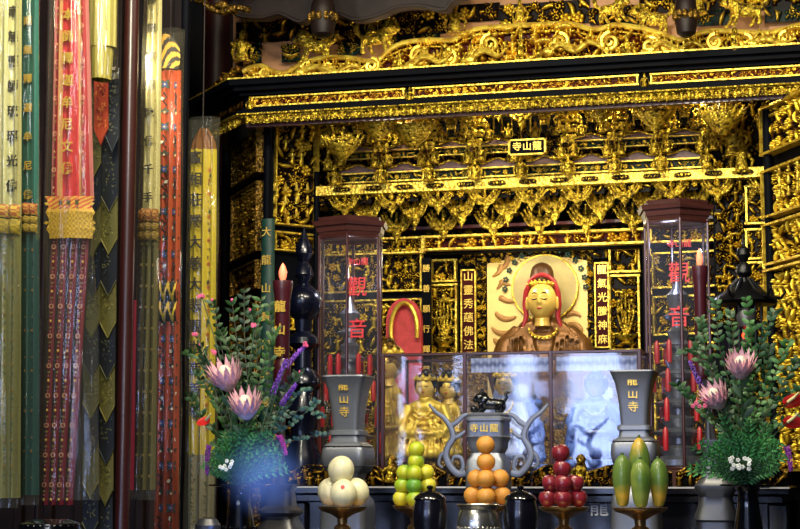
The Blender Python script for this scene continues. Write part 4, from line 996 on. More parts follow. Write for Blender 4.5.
# ------------------------------------------------------------------ hexagonal glass lantern cabinets
def hexpts(r,rot): return [(r*math.cos(rot+k*PI/3),r*math.sin(rot+k*PI/3)) for k in range(6)]
def tower(name,label,pxc,pxw,ptop,proof,pbot,Y,rot,reds):
    yc=Y+.22; c=at(pxc,(ptop+pbot)/2,Y+.22); s=mpp(pxc,300,Y); r=pxw*s/2*1.0
    zb=zT; zt=at(pxc,ptop,Y)[2]; zr=at(pxc,proof,Y)[2]
    root=thing(name,label,'cabinet',(c[0]-.0,yc,zb))
    H=zr-zb; R1=r*.94
    # roof: stepped hex slabs
    for k,(rr,a,b) in enumerate(((1.05,H,H+.018),(1.12,H+.018,H+.05),(1.24,H+.05,H+.075),(1.05,H+.075,H+.1))):
        mb=MB(); mb.lathe([(R1*rr*.96,a),(R1*rr,b)],seg=6,rot=rot-PI/6); mb.build('roof_tier','cherry_wood',root,smooth=False)
    mb=MB(); 
    for k in range(3): mb.lathe([(R1*(1.12-.03*k),.028*k),(R1*(1.1-.03*k),.028*(k+1))],seg=6,rot=rot-PI/6)
    mb.build('base_tiers','cherry_wood',root,smooth=False)
    hp=hexpts(R1,rot)
    for k,(x,y) in enumerate(hp):
        mb=MB(); mb.lathe([(.0085,.08),(.0085,H)],c=(x,y,0),seg=8); mb.build('corner_post','brown_post',root)
        x2,y2=hp[(k+1)%6]
        mb=MB(); mb.add([(x,y,.08),(x2,y2,.08),(x2,y2,H),(x,y,H)],[(0,1,2,3)]); mb.build('glass_pane','tower_glass',root,smooth=False)
        for zz in (.09,H-.01): mb=MB(); mb.tube([(x,y,zz),(x2,y2,zz)],.009,6); mb.build('pane_rail','brown_post',root)
    # red characters on the front pane
    fx=(hp[reds][0]+hp[(reds+1)%6][0])/2; fy=(hp[reds][1]+hp[(reds+1)%6][1])/2; ang=math.atan2(hp[(reds+1)%6][1]-hp[reds][1],hp[(reds+1)%6][0]-hp[reds][0])
    return root,zb,H,R1,(fx,fy,ang),s
mat('pewter_bright','#888c96',.32,.7,var=.2,vscale=12)
def pewter_pagoda(name,label,loc,H,r):
    root=thing(name,label,'pagoda lamp',loc)
    mb=MB(); P=[(r*.5,0),(r*.7,.02*H),(r*.7,.05*H),(r*.4,.07*H)]
    for k in range(5):
        z=.08*H+k*.15*H; q=r*(1-.12*k); P+=[(q*.42,z),(q*.5,z+.03*H),(q*.3,z+.05*H),(q*.3,z+.08*H),(q*.62,z+.1*H),(q*.66,z+.11*H),(q*.3,z+.135*H)]
    P+=[(r*.2,.84*H),(r*.26,.9*H),(r*.1,.94*H),(r*.02,H)]
    mb.lathe(P,seg=24); mb.build('pagoda_body','pewter_bright',root)
    for k in range(4):
        z=.18*H+k*.15*H
        for j in range(6):
            a=j*PI/3+.2; q=r*(1-.12*k)*.78; m_=MB(); m_.lathe([(.013,-.085*H),(.015,-.04*H),(.013,.02*H),(.004,.035*H)],c=(q*math.cos(a),q*math.sin(a),z),seg=8); m_.build('small_candle','wax_red',root)
    return root
MATS['candle_orange']=mat('candle_orange','#d8501c',.4,0,emis='#c03808',es=.12)
T1,zb1,H1,R1_,fr1,s1=tower('lantern_cabinet','tall hexagonal glass cabinet with wooden cap at left, silver pagoda and red candles inside',350,74,215,232,486,8.95,PI/6+.2+PI,0)
T2,zb2,H2,R2_,fr2,s2_=tower('lantern_cabinet','tall hexagonal glass cabinet with wooden cap at right, bluish fill light and red candles inside',678,74,199,216,486,8.85,PI/6+.22+PI,0)
# find pane facing the camera and put the red characters on it
for T,chs,pys,px in ((T1,'觀音',(288,330),357),(T2,'觀音',(274,318),679)):
    loc=np.array(T.location)
    for ch,py in zip(chs,pys):
        q=at(px,py,loc[1]-R1_*.87-.006); me=text_mesh(ch,21*s1,.002,.004,'letter_red'); o=link('red_character',me,T,q-loc)
    q=at(px-(0 if T is T1 else 0),262 if T is T1 else 244,loc[1]-R1_*.87-.006); me=text_mesh('寺山龍',8*s1,.002,.004,'letter_red'); link('red_character',me,T,q-loc)
pewter_pagoda('silver_pagoda','tiered silver pagoda lamp ringed by red candles inside the left glass cabinet',(T1.location[0],T1.location[1],zb1+.085),.95,.22)
pewter_pagoda('silver_pagoda','tiered silver pagoda lamp ringed by red candles inside the right glass cabinet',(T2.location[0],T2.location[1],zb2+.085),1.0,.22)
# ------------------------------------------------------------------ pewter beaker vases
def vase(label,px,Y,wtop,ptop,chars=True,name='pewter_vase'):
    s=mpp(px,430,Y); c=at(px,430,Y); z0=zF; zt=at(px,ptop,Y)[2]; H=(zt-z0)/s
    root=thing(name,label,'vase',(c[0],Y,z0)); w=wtop/2*s*.86
    pr=[(1.0,H),(1.02,H-1.5),(.98,H-3),(.80,H-14),(.68,H-30),(.62,H-46),(.60,H-54),(.74,H-55),(.76,H-59),(.66,H-60),(.70,H-66),(.9,H-69),(1.0,H-74),(1.03,H-82),(.98,H-89),(.9,H-94),(.7,H-97),(.62,H-104),(.66,H-112),(.85,H-120),(.98,H-124),(1.04,H-132),(1.04,H-136),(1.08,0)]
    P=[(max(.01,a)*w,max(0,b)*s) for a,b in pr if b>2 or b==0]; P=P[::-1]
    P=P+[(w*.93,(H-1)*s),(w*.7,(H-14)*s),(w*.5,(H-40)*s)]
    mb=MB(); mb.lathe(P,seg=80,sq=9); mb.build('vase_body','pewter',root)
    mb=MB(); 
    for zz,rr in ((H-71,.95),(H-90.5,.96)): mb.lathe([(rr*w,zz*s),(rr*w+.004,(zz+.6)*s),(rr*w,(zz+1.2)*s)],seg=80,sq=9,cap=False)
    mb.build('belly_band','pewter_dark',root)
    for k,ch in enumerate('龍山寺'):
        z=(H-11-13*k)*s; wr=np.interp(z,[q[1] for q in P[:-3]],[q[0] for q in P[:-3]])
        me=text_mesh(ch,11*s,.002,.006,'letter_gold'); o=link('character',me,root,(0,-wr*.99-.001,z))
    return root
vase('pewter beaker vase with gold temple name, in front of the left glass cabinet',348.5,7.95,52,376)
vase('pewter beaker vase with gold temple name, in front of the right glass cabinet',635.5,7.95,52,371)
# ------------------------------------------------------------------ censer with lion
Yc_=7.9; s=mpp(488,440,Yc_); c=at(488.5,440,Yc_)
ce=thing('pewter_censer','square pewter incense burner with curling dragon-shaped side handles and temple name','censer',(c[0],Yc_,zF))
zt=at(488,413,Yc_)[2]-zF; H=zt/s
pr=[(23,0),(24,3),(20,8),(14,14),(12,30),(14,40),(19,46),(21,52),(22,62),(21,H-48),(18,H-44),(16,H-40),(19,H-34),(19,H-30),(21,H-26),(22,H-24),(20.5,H-23),(20.5,H-9),(22,H-8),(22,H-6),(20,H-4),(20.5,H-2),(18,H)]
mb=MB(); pr=sorted([q for q in pr],key=lambda q:q[1]); mb.lathe([(a*s*.92,b*s) for a,b in pr],seg=80,sq=11); mb.build('censer_body','pewter',ce)
me=text_mesh('寺山龍',9*s,.002,.006,'letter_gold',sp=1.25); link('lettering',me,ce,(0,-20.8*s,(H-16)*s))
def scr(pts,r0,sg,nm='handle'):
    P=smooth_line([at(488.5+sg*(a-488.5),b,Yc_-.0)-np.array(ce.location) for a,b in pts],6); n=len(P)
    return P,n
for sg in (1,-1):
    mb=MB()
    for pts,r in (([(466,473),(458,474),(450,466),(446,456),(448,447),(453,438),(451,428),(444,418),(436,412),(429,404)],2.3),([(450,426),(457,422),(463,416),(469,414)],1.7),([(453,438),(459,436),(465,431)],1.5),([(458,474),(463,468),(461,458),(454,457),(452,463)],1.5),([(447,452),(441,455),(439,464),(443,468)],1.3)):
        P,n=scr(pts,r,sg); mb.tube(P,[r*s*1.6*(1-.7*(k/n)**3) for k in range(n)],8,flat=.5)
    mb.build('dragon_handle','pewter',ce)
# black guardian lion
lz=zF+zt
li=thing('guardian_lion','small black guardian lion with a ball under its paw, on top of the pewter censer','figurine',at(489,411,Yc_)*np.array([1,0,0])+np.array([0,Yc_,lz]))
mb=MB(); q=s
mb.ell((2*q,0,9*q),(11*q,6*q,6*q),16,12); mb.ell((11*q,0,7*q),(6*q,6.5*q,7*q),14,10); mb.ell((-5*q,-1*q,12*q),(7*q,6*q,7*q),14,10); mb.ell((-9*q,-3*q,15*q),(5.5*q,5*q,5*q),14,10); mb.ell((-13*q,-4*q,13*q),(3*q,3.5*q,2.6*q),10,8)
for k in range(10): a=k*.63; mb.ell((-7*q+5*q*math.cos(a),0,15*q+5*q*math.sin(a)),(2*q,2.5*q,2*q),8,6)
for (a,b,e) in ((-8,-4,-10),(-6,4,-8),(13,-5,11),(13,5,12)): mb.tube([(a*q,b*q,9*q),((a+1)*q,b*q,5*q),(e*q,b*q,1.5*q)],[3.4*q,2.6*q,2*q],8); mb.ell(((e-1.5)*q,b*q,1.3*q),(3*q,2*q,1.4*q),8,6)
mb.tube([(15*q,0,10*q),(18*q,0,15*q),(17*q,0,19*q),(19*q,0,21*q),(22*q,0,20*q)],[1.8*q,1.8*q,1.7*q,1.4*q,.7*q],8)
for sx in (-1,1): mb.ell((-7*q,sx*4*q,19.5*q),(1.3*q,1*q,1.8*q),8,6)
me=sculpt(mb,.0034,'black_glaze',1); link('lion_body',me,li)
mb=MB(); mb.ell((-14.5*q,-4*q,4*q),4*q,16,12); mb.build('ball','black_glaze',li)
# ------------------------------------------------------------------ fruit stands and fruit
def stand(label,px,pyp,wpx,Y,m='brass'):
    s=mpp(px,pyp,Y); c=at(px,pyp,Y); root=thing('fruit_stand',label,'fruit stand',(c[0],Y,zF)); H=c[2]-zF; w=wpx/2*s
    mb=MB(); mb.lathe([(w*.62,0),(w*.64,.008),(w*.5,.02),(w*.3,.035),(w*.22,H*.35),(w*.34,H*.5),(w*.36,H*.55),(w*.2,H*.62),(w*.22,H*.75),(w*.5,H-.03),(w*.85,H-.018)],seg=32); mb.build('stem',m,root)
    mb=MB(); mb.lathe([(w*.3,H-.03),(w*.9,H-.016),(w*1.0,H-.004),(w*1.02,H+.002),(w*.95,H+.001),(w*.3,H-.012)],seg=36); mb.build('plate',m,root)
    return c[2]
def place_fruit(make,rows,Y,labels,group):
    pass
YF=7.3
def ball(name,m,r,label,cat,loc,group,kind):
    root=None; mb=MB(); n=28
    if kind=='apple': mb.lathe([(.001,r*-.86),(r*.3,-r*.9),(r*.7,-r*.72),(r*.93,-r*.3),(r*1.02,r*.1),(r*.95,r*.5),(r*.7,r*.82),(r*.38,r*.88),(r*.1,r*.72),(.001,r*.68)],seg=n)
    elif kind=='melon':
        V=[];mb.ell((0,0,0),(r,r,r*1.06),40,24); mb.V[0]=mb.V[0]*(1+.012*np.cos(10*np.arctan2(mb.V[0][:,1],mb.V[0][:,0])))[:,None]
    else: mb.lathe([(.001,-r*.94),(r*.35,-r*.91),(r*.72,-r*.68),(r*.97,-r*.22),(r*.97,r*.24),(r*.72,r*.68),(r*.36,r*.9),(r*.1,r*.9),(.001,r*.87)],seg=n)
    o=mb.build(name,m,None,loc); tag(o,label,cat,group); o.rotation_euler=(RND.uniform(-.3,.3),RND.uniform(-.3,.3),RND.uniform(0,6))
    if kind=='apple': g=MB(); g.tube([(0,0,r*.7),(.002,0,r*.95),(.006,0,r*1.1)],[.002,.0016,.002],5); g.build('stalk','dark_wood',o)
    if kind in('orange','lime'): g=MB(); g.lathe([(r*.07,r*.885),(r*.08,r*.905),(r*.03,r*.915)],seg=6); g.build('stem_button','stem_green',o)
    return o
def fp(px,py,dy): return at(px,py,YF+dy)
stand('brass pedestal dish holding the four white melons',342.5,507,48,YF)
stand('brass pedestal dish holding the pyramid of green oranges',415,506,44,YF)
stand('brass pedestal dish holding the pyramid of oranges behind the silver bowl',487,506,44,YF)
stand('brass pedestal dish holding the pyramid of red apples',564,507,50,YF)
stand('brass pedestal dish holding the upright green papayas',640,508,54,YF)
sF=mpp(500,480,YF)
r=13.6*sF; gM='white melons on the brass dish'
for px,py,dy,lb in ((341,470,0.0,'round white melon on top of the melon pile'),(331,492,.035,'white melon at the left of the melon pile'),(343.5,493.5,-.055,'front white melon of the pile with a red sticker'),(356,492,.035,'white melon at the right of the melon pile')):
    o=ball('melon','melon',r,lb,'melon',fp(px,py,dy),gM,'melon')
    if 'sticker' in lb:
        o.rotation_euler=(0,0,0); g=MB(); a=rotx(.5)@rotz(.1); d=np.array([.2,-.86,.47]); d/=np.linalg.norm(d); g.lathe([(.009,0),(.009,.001)],c=d*r*1.03,seg=14,A=look(d)); k=g.build('sticker','letter_red',o); k['label']='small red sticker'
def lime_mat(nm,a,b,seed,e0=.38,e1=.62):
    m,nt,bs=nodes(nm); n=nt.nodes.new('ShaderNodeTexNoise'); n.inputs['Scale'].default_value=9; n.inputs['Detail'].default_value=2; tc=nt.nodes.new('ShaderNodeTexCoord'); mp=nt.nodes.new('ShaderNodeMapping'); mp.inputs['Location'].default_value=(seed,seed,0)
    nt.links.new(tc.outputs['Object'],mp.inputs[0]); nt.links.new(mp.outputs[0],n.inputs['Vector']); cr=nt.nodes.new('ShaderNodeValToRGB'); cr.color_ramp.elements[0].position=e0; cr.color_ramp.elements[1].position=e1
    cr.color_ramp.elements[0].color=lin(a)+(1,); cr.color_ramp.elements[1].color=lin(b)+(1,); nt.links.new(n.outputs['Fac'],cr.inputs[0]); nt.links.new(cr.outputs[0],bs.inputs['Base Color']); bs.inputs['Roughness'].default_value=.35
    bs.inputs['Coat Weight'].default_value=.15
lime_mat('lime_a','#7fae22','#c9c72a',1); lime_mat('lime_b','#3f8a30','#8cb52a',2); lime_mat('lime_c','#c9c42c','#e8dc48',3)
lime_mat('papaya_a','#56742e','#93a044',4,.4,.7); lime_mat('papaya_b','#5f7a34','#d0a434',5,.5,.72)
r=8.6*sF; gL='green oranges piled on the brass dish'
for k,(px,py,dy,m,lb) in enumerate(((416.5,449.5,0,'lime_a','topmost green orange of the pile'),(416,461.5,0,'lime_a','green orange second from the top of the pile'),
  (404.5,472.5,.02,'lime_a','green orange left in the third layer of the pile'),(414.5,473.5,-.045,'lime_a','front green orange in the third layer of the pile'),(426,472.5,.02,'lime_c','yellow-green orange right in the third layer of the pile'),
  (402.5,485.5,.02,'lime_a','green orange left in the layer above the bottom one'),(414,486,-.05,'lime_b','darkest green orange, front of the layer above the bottom one'),(428,485.5,.02,'lime_c','yellow-green orange right in the layer above the bottom one'),
  (401,498.5,.02,'lime_c','yellow-green orange at the left end of the bottom layer'),(414.5,499,-.055,'lime_a','green orange at the front of the bottom layer'),(429,498.5,.02,'lime_c','yellow-green orange at the right end of the bottom layer'),
  (416,472,.07,'lime_a',''),(416,485,.075,'lime_a',''),(416,498,.075,'lime_a',''))):
    ball('green_orange',m,r*(1 if k<2 else 1.0),lb or 'green orange hidden at the back of the green orange pile','orange',fp(px,py,dy),gL,'lime')
r=9.6*sF; gO='oranges piled on the brass dish behind the silver bowl'
for k,(px,py,dy,lb) in enumerate(((485.5,445,0,'topmost orange of the orange pyramid'),(486,462,0,'orange second from the top of the orange pyramid'),(476.5,478.5,.02,'orange at left in the third layer of the pyramid'),(485.8,479,-.05,'front orange in the third layer of the pyramid'),(500,478.5,.02,'orange at right in the third layer of the pyramid'),
  (473,495.5,.02,'orange at the left of the bottom layer above the silver bowl'),(486,496.5,-.055,'front orange of the bottom layer above the silver bowl'),(502,495.5,.02,'orange at the right of the bottom layer above the silver bowl'),(488,478,.085,''),(488,495,.09,''))):
    ball('orange','orange_skin',r,lb or 'orange hidden at the back of the orange pyramid','orange',fp(px,py,dy),gO,'orange')
r=9.0*sF; gA='red apples piled on the brass dish'
for k,(px,py,dy,lb) in enumerate(((560.7,453.5,0,'topmost red apple of the apple pile'),(561.7,469,0,'red apple second from the top of the apple pile'),(551,483.5,.02,'red apple at left in the middle layer'),(563,484,-.05,'front red apple in the middle layer'),(574.8,483.5,.02,'red apple at right in the middle layer'),
  (548,498.5,.02,'paler red apple at the left of the bottom layer'),(563,499,-.055,'front red apple of the bottom layer'),(578,498.5,.02,'red apple at the right of the bottom layer'),(563,483,.08,''),(563,498,.085,''))):
    ball('apple','apple_skin',r,lb or 'red apple hidden at the back of the apple pile','apple',fp(px,py,dy),gA,'apple')
def papaya(px,pyt,pyb,w,dy,m,label,lean):
    s=sF; H=(pyb-pyt)*s; wr=w/2*s; c=fp(px,pyb,dy)
    mb=MB(); pr=[(.05,0),(.45,.02),(.62,.08),(.74,.2),(.92,.4),(1.0,.58),(.94,.74),(.72,.87),(.4,.95),(.14,.985),(.03,1.0)]
    mb.lathe([(a*wr,b*H) for a,b in pr],seg=30)
    V=mb.V[0]; an=np.arctan2(V[:,1],V[:,0]); k=1+.035*np.cos(5*an); V[:,0]*=k; V[:,1]*=k; V[:,0]+=lean*s*np.sin(V[:,2]/H*PI)
    o=mb.build('papaya',m,None,c); tag(o,label,'papaya','green papayas on the brass dish'); g=MB(); g.lathe([(.006,H*.985),(.008,H*1.0),(.004,H*1.03)],seg=8); g.build('stalk_end','stem_green',o)
papaya(640,438,507,21,.075,'papaya_b','tallest papaya with yellow patches standing behind the other three',0)
papaya(623,455,507,18.5,.02,'papaya_b','green papaya at the left with a yellow flush',-1)
papaya(658.5,459,507,18.5,.02,'papaya_b','green papaya at the right with a yellow base',1)
papaya(641,460,508,20,-.06,'papaya_a','front green papaya with plastic wrap sheen',0)
# ------------------------------------------------------------------ pots and bowl at the front
def pot(label,px,Y,wpx,pyk):
    s=mpp(px,500,Y); c=at(px,500,Y); w=wpx/2*s; root=thing('lidded_pot',label,'pot',(c[0],Y,zF)); zl=at(px,500,Y)[2]-zF
    mb=MB(); mb.lathe([(w*.6,0),(w*.62,.01),(w*.85,zl*.3),(w*1.0,zl*.65),(w*1.0,zl*.85),(w*.9,zl*.97),(w*.9,zl)],seg=40); mb.build('pot_body','pot_glaze',root)
    mb=MB(); mb.lathe([(w*.94,zl),(w*.96,zl+1.2*s),(w*.85,zl+4*s),(w*.55,zl+7.5*s),(w*.2,zl+9*s),(w*.12,zl+10*s),(w*.2,zl+12*s),(w*.2,zl+13.5*s),(w*.05,zl+15*s)],seg=40); mb.build('lid','black_glaze',root)
pot('dark blue glazed lidded pot between the green oranges and the silver bowl',430,6.75,34,489)
pot('dark blue glazed lidded pot between the silver bowl and the apples',520.5,6.75,34,489)
Y=6.75; s=mpp(478,500,Y); c=at(478,500,Y)
sb=thing('silver_bowl','shiny silver incense bowl with wide rim below the orange pyramid','bowl',(c[0],Y,zF)); zl=at(478,504.5,Y)[2]-zF
mb=MB(); mb.lathe([(12*s,0),(13*s,.01),(15*s,.03),(20*s,zl*.45),(21.5*s,zl*.65),(19*s,zl*.84),(17.5*s,zl*.9),(20*s,zl*.96),(22*s,zl),(20.5*s,zl+.002),(16*s,zl*.9),(15*s,zl*.5)],seg=48); mb.build('bowl_body','silver',sb)
mb=MB()
for k in range(28): a=2*PI*k/28; mb.ell((20.6*s*math.cos(a),20.6*s*math.sin(a),zl*.55),(1.8*s,1.8*s,3.4*s),8,6)
mb.build('embossed_band','silver',sb)
mb=MB(); mb.ell((0,0,0),(9*s,9*s,7*s),24,14); o=mb.build('round_lid_knob','brass',None,(at(502,524,6.3)[0],6.42,zF+6*s)); o.name='brass_knob'; tag(o,'small round brass knob in front of the silver bowl','knob')
# ------------------------------------------------------------------ candles
def lotus_candle(label,px,Y,pt,pb,w,ft,chars,standpx,stand_t):
    s=mpp(px,320,Y); c=at(px,pb,Y); root=thing('electric_candle',label,'candle',(at(standpx,500,Y)[0],Y,zF)); L=np.array(root.location); d=at(px,pb,Y)-L; d[0]=0 if abs(standpx-px)<4 else d[0]
    zt=at(px,pt,Y)[2]-L[2]; zb=at(px,pb,Y)[2]-L[2]; zf=at(px,ft,Y)[2]-L[2]; w=w/2*s
    mb=MB(); mb.lathe([(w*.3,zb-.02),(w*.9,zb),(w*1.05,zb+.05*(zt-zb)),(w*1.05,zb+.18*(zt-zb)),(w*.7,zb+.25*(zt-zb)),(w*.85,zb+.28*(zt-zb)),(w*.88,zb+.8*(zt-zb)),(w*1.1,zb+.9*(zt-zb)),(w*1.2,zt-.01),(w*1.15,zt),(w*.6,zt-.004)],c=(d[0],0,0),seg=24); mb.build('candle_body','candle_red',root)
    mb=MB(); mb.lathe([(w*.25,zt),(w*.45,zt+.25*(zf-zt)),(w*.48,zt+.5*(zf-zt)),(w*.3,zt+.8*(zf-zt)),(w*.03,zf)],c=(d[0],0,0),seg=14); mb.build('flame_bulb','flame',root)
    if chars:
        for k,ch in enumerate('龍山寺'):
            me=text_mesh(ch,12*s,.002,.02,'letter_gold'); link('character',me,root,(d[0],-w*.9,zb+(zt-zb)*(.74-.22*k)))
    mb=MB(); q=s; zs=at(px,stand_t,Y)[2]-L[2]
    mb.lathe([(22*q,0),(22*q,3*q),(19*q,5*q),(19*q,zs*.28),(21*q,zs*.3),(20*q,zs*.34),(17*q,zs*.42),(16*q,zs*.5),(20*q,zs*.56),(20*q,zs*.6),(14*q,zs*.66),(12*q,zs*.9),(14*q,zs*.96),(14*q,zs)],seg=40,sq=5); mb.build('pewter_stand','pewter_dark',root)
    mb=MB(); mb.lathe([(4*q,zs),(3*q,(zs+zb)/2),(6*q,zb-.02),(8*q,zb)],c=(d[0]/2,0,0),seg=12); mb.tube([(0,0,zs-.02),(d[0],0,zb-.01)],3*q,8); mb.build('candle_holder','pewter_dark',root)
lotus_candle('red electric candle with gold characters before the left shrine pillar, glowing bulb tip',279,7.5,281,385,17,263,True,281,484)
lotus_candle('red electric candle with glowing bulb tip in front of the right glass cabinet',702,7.5,266,380,14,248,False,716,440)
# ------------------------------------------------------------------ dark hanging lanterns
def pagoda_lantern(label,px,Y,prof,m,extra):
    s=mpp(px,300,Y); c=at(px,400,Y); z0=c[2]
    root=thing('pagoda_lantern',label,'lantern',(c[0],Y,zT if Y>8.5 else zF)); L=root.location[2]
    mb=MB(); mb.lathe([(r_*s,float(at(px,py,Y)[2])-L) for r_,py in prof][::-1],seg=24); mb.build('lantern_body',m,root)
    if extra:
        zr=float(at(px,300,Y)[2])-L
        for k in range(6):
            a=k*PI/3+.2; P=[(d*s*math.cos(a),d*s*math.sin(a),zr+h*s) for d,h in ((6,22),(18,8),(28,2),(36,2),(41,8),(38,12))]
            b=MB(); b.tube(P,[1.6*s,2*s,2*s,1.8*s,1.4*s,.6*s],6); b.build('roof_hook',m,root)
            b=MB(); b.tube([(16*s*math.cos(a),16*s*math.sin(a),zr-50*s),(16*s*math.cos(a),16*s*math.sin(a),zr)],1.2*s,6); b.build('lantern_bar',m,root)
        b=MB(); b.lathe([(3*s,-24*s),(8*s,-20*s),(10*s,-10*s),(7*s,-2*s),(2*s,0)],c=(2*s,-15*s,zr-8*s),seg=16); b.build('hanging_bell','pewter_dark',root)
        b=MB(); b.ell((1*s,-20*s,zr-37*s),(3.2*s,3.2*s,3.6*s),10,8); b.build('red_bulb','ember',root)
pagoda_lantern('black iron pagoda-shaped lantern with curled eaves and red bulb, right of the right cabinet',747,8.3,[(.3,234),(1.4,240),(1.5,246),(6,249),(7,255),(3,262),(7,266),(8,273),(4,278),(5,282),(16,290),(30,298),(33,302),(30,305),(10,307),(10,309),(14,350),(16,356),(22,360),(20,366),(8,372),(7,400),(14,408),(8,414),(7,450),(16,462),(20,478),(20,488)],'black_iron',True)
pagoda_lantern('dark blue-black turned lantern post standing between candle and left glass cabinet',303,9.0,[(.3,226),(2,232),(5,240),(8,246),(9,254),(4,262),(8,268),(10,275),(6,280),(5,284),(16,292),(19,300),(17,312),(9,320),(8,332),(15,338),(16,344),(8,350),(9,368),(17,376),(18,384),(9,392),(12,402),(17,412),(12,424),(12,440),(18,455),(20,470),(20,486)],'navy_metal',False)
# ------------------------------------------------------------------ hall columns and left background
def column(label,px,Y,w,m,py=264,z1=6.2,name='round_column'):
    p=at(px,py,Y); r=w/2*mpp(px,py,Y); mb=MB(); mb.lathe([(r*1.35,0),(r*1.35,.12),(r*1.15,.2),(r,.28),(r*.98,z1)],seg=32); o=mb.build(name,m,None,(p[0],p[1],0)); return tag(o,label,'column')
column('thick dark red temple column beside the left end of the cornice',214,11.9,30,'column_red')
column('dark maroon temple column behind the orange banner',172,10.9,30,'column_red')
column('slim red-brown lacquered pole between the scale pennant and the cream banner',127,6.2,14,'column_red',name='lacquered_pole')
column('thin dark pole between the teal banner and the red banner',44,6.9,7,'dark_wood',name='lacquered_pole')
column('black lacquered pole between the orange banner and the yellow banner',182,7.7,9,'lacquer_black',name='lacquered_pole')
column('slender black pole between the yellow banner and the gold screen',225,11.6,9,'lacquer_black',z1=float(at(225,150,11.6)[2]),name='lacquered_pole')
# dark panelled partition behind the banners
pt=thing('dark_partition','dark brown timber partition behind the hanging banners','partition',(xp(90,9.4),9.4,0))
mb=MB(); xa=xp(-60,9.4); xb=xp(176,9.4); mb.box(((xa+xb)/2,9.45,2.4),(xb-xa,.06,4.8)); wb(mb,'board','dark_wood',pt,False)
for k in range(9):
    mb=MB(); mb.bbox((xa+(xb-xa)*k/8,9.39,2.4),(.05,.05,4.8),.006); wb(mb,'batten','dark_wood',pt,False)
# carved timber bracket hanging high at left of the cornice
hb2=thing('corner_bracket','dark carved timber bracket with gold edges high beside the red column','bracket',at(206,20,9.6))
mb=MB()
for k in range(16):
    c=at(168+RND.uniform(0,66),RND.uniform(-16,14)-(10 if k%3 else 0),9.6+RND.uniform(-.1,.1)); mb.ell(c,(RND.uniform(.03,.07),.04,RND.uniform(.02,.05)),8,6)
pts=smooth_line([at(a,b,9.55) for a,b in ((160,-16),(180,-2),(196,-6),(208,6),(222,12),(236,8),(250,10))]); mb.tube(pts,.02,6)
wb(mb,'carved_leafwork','gold_dark',hb2)
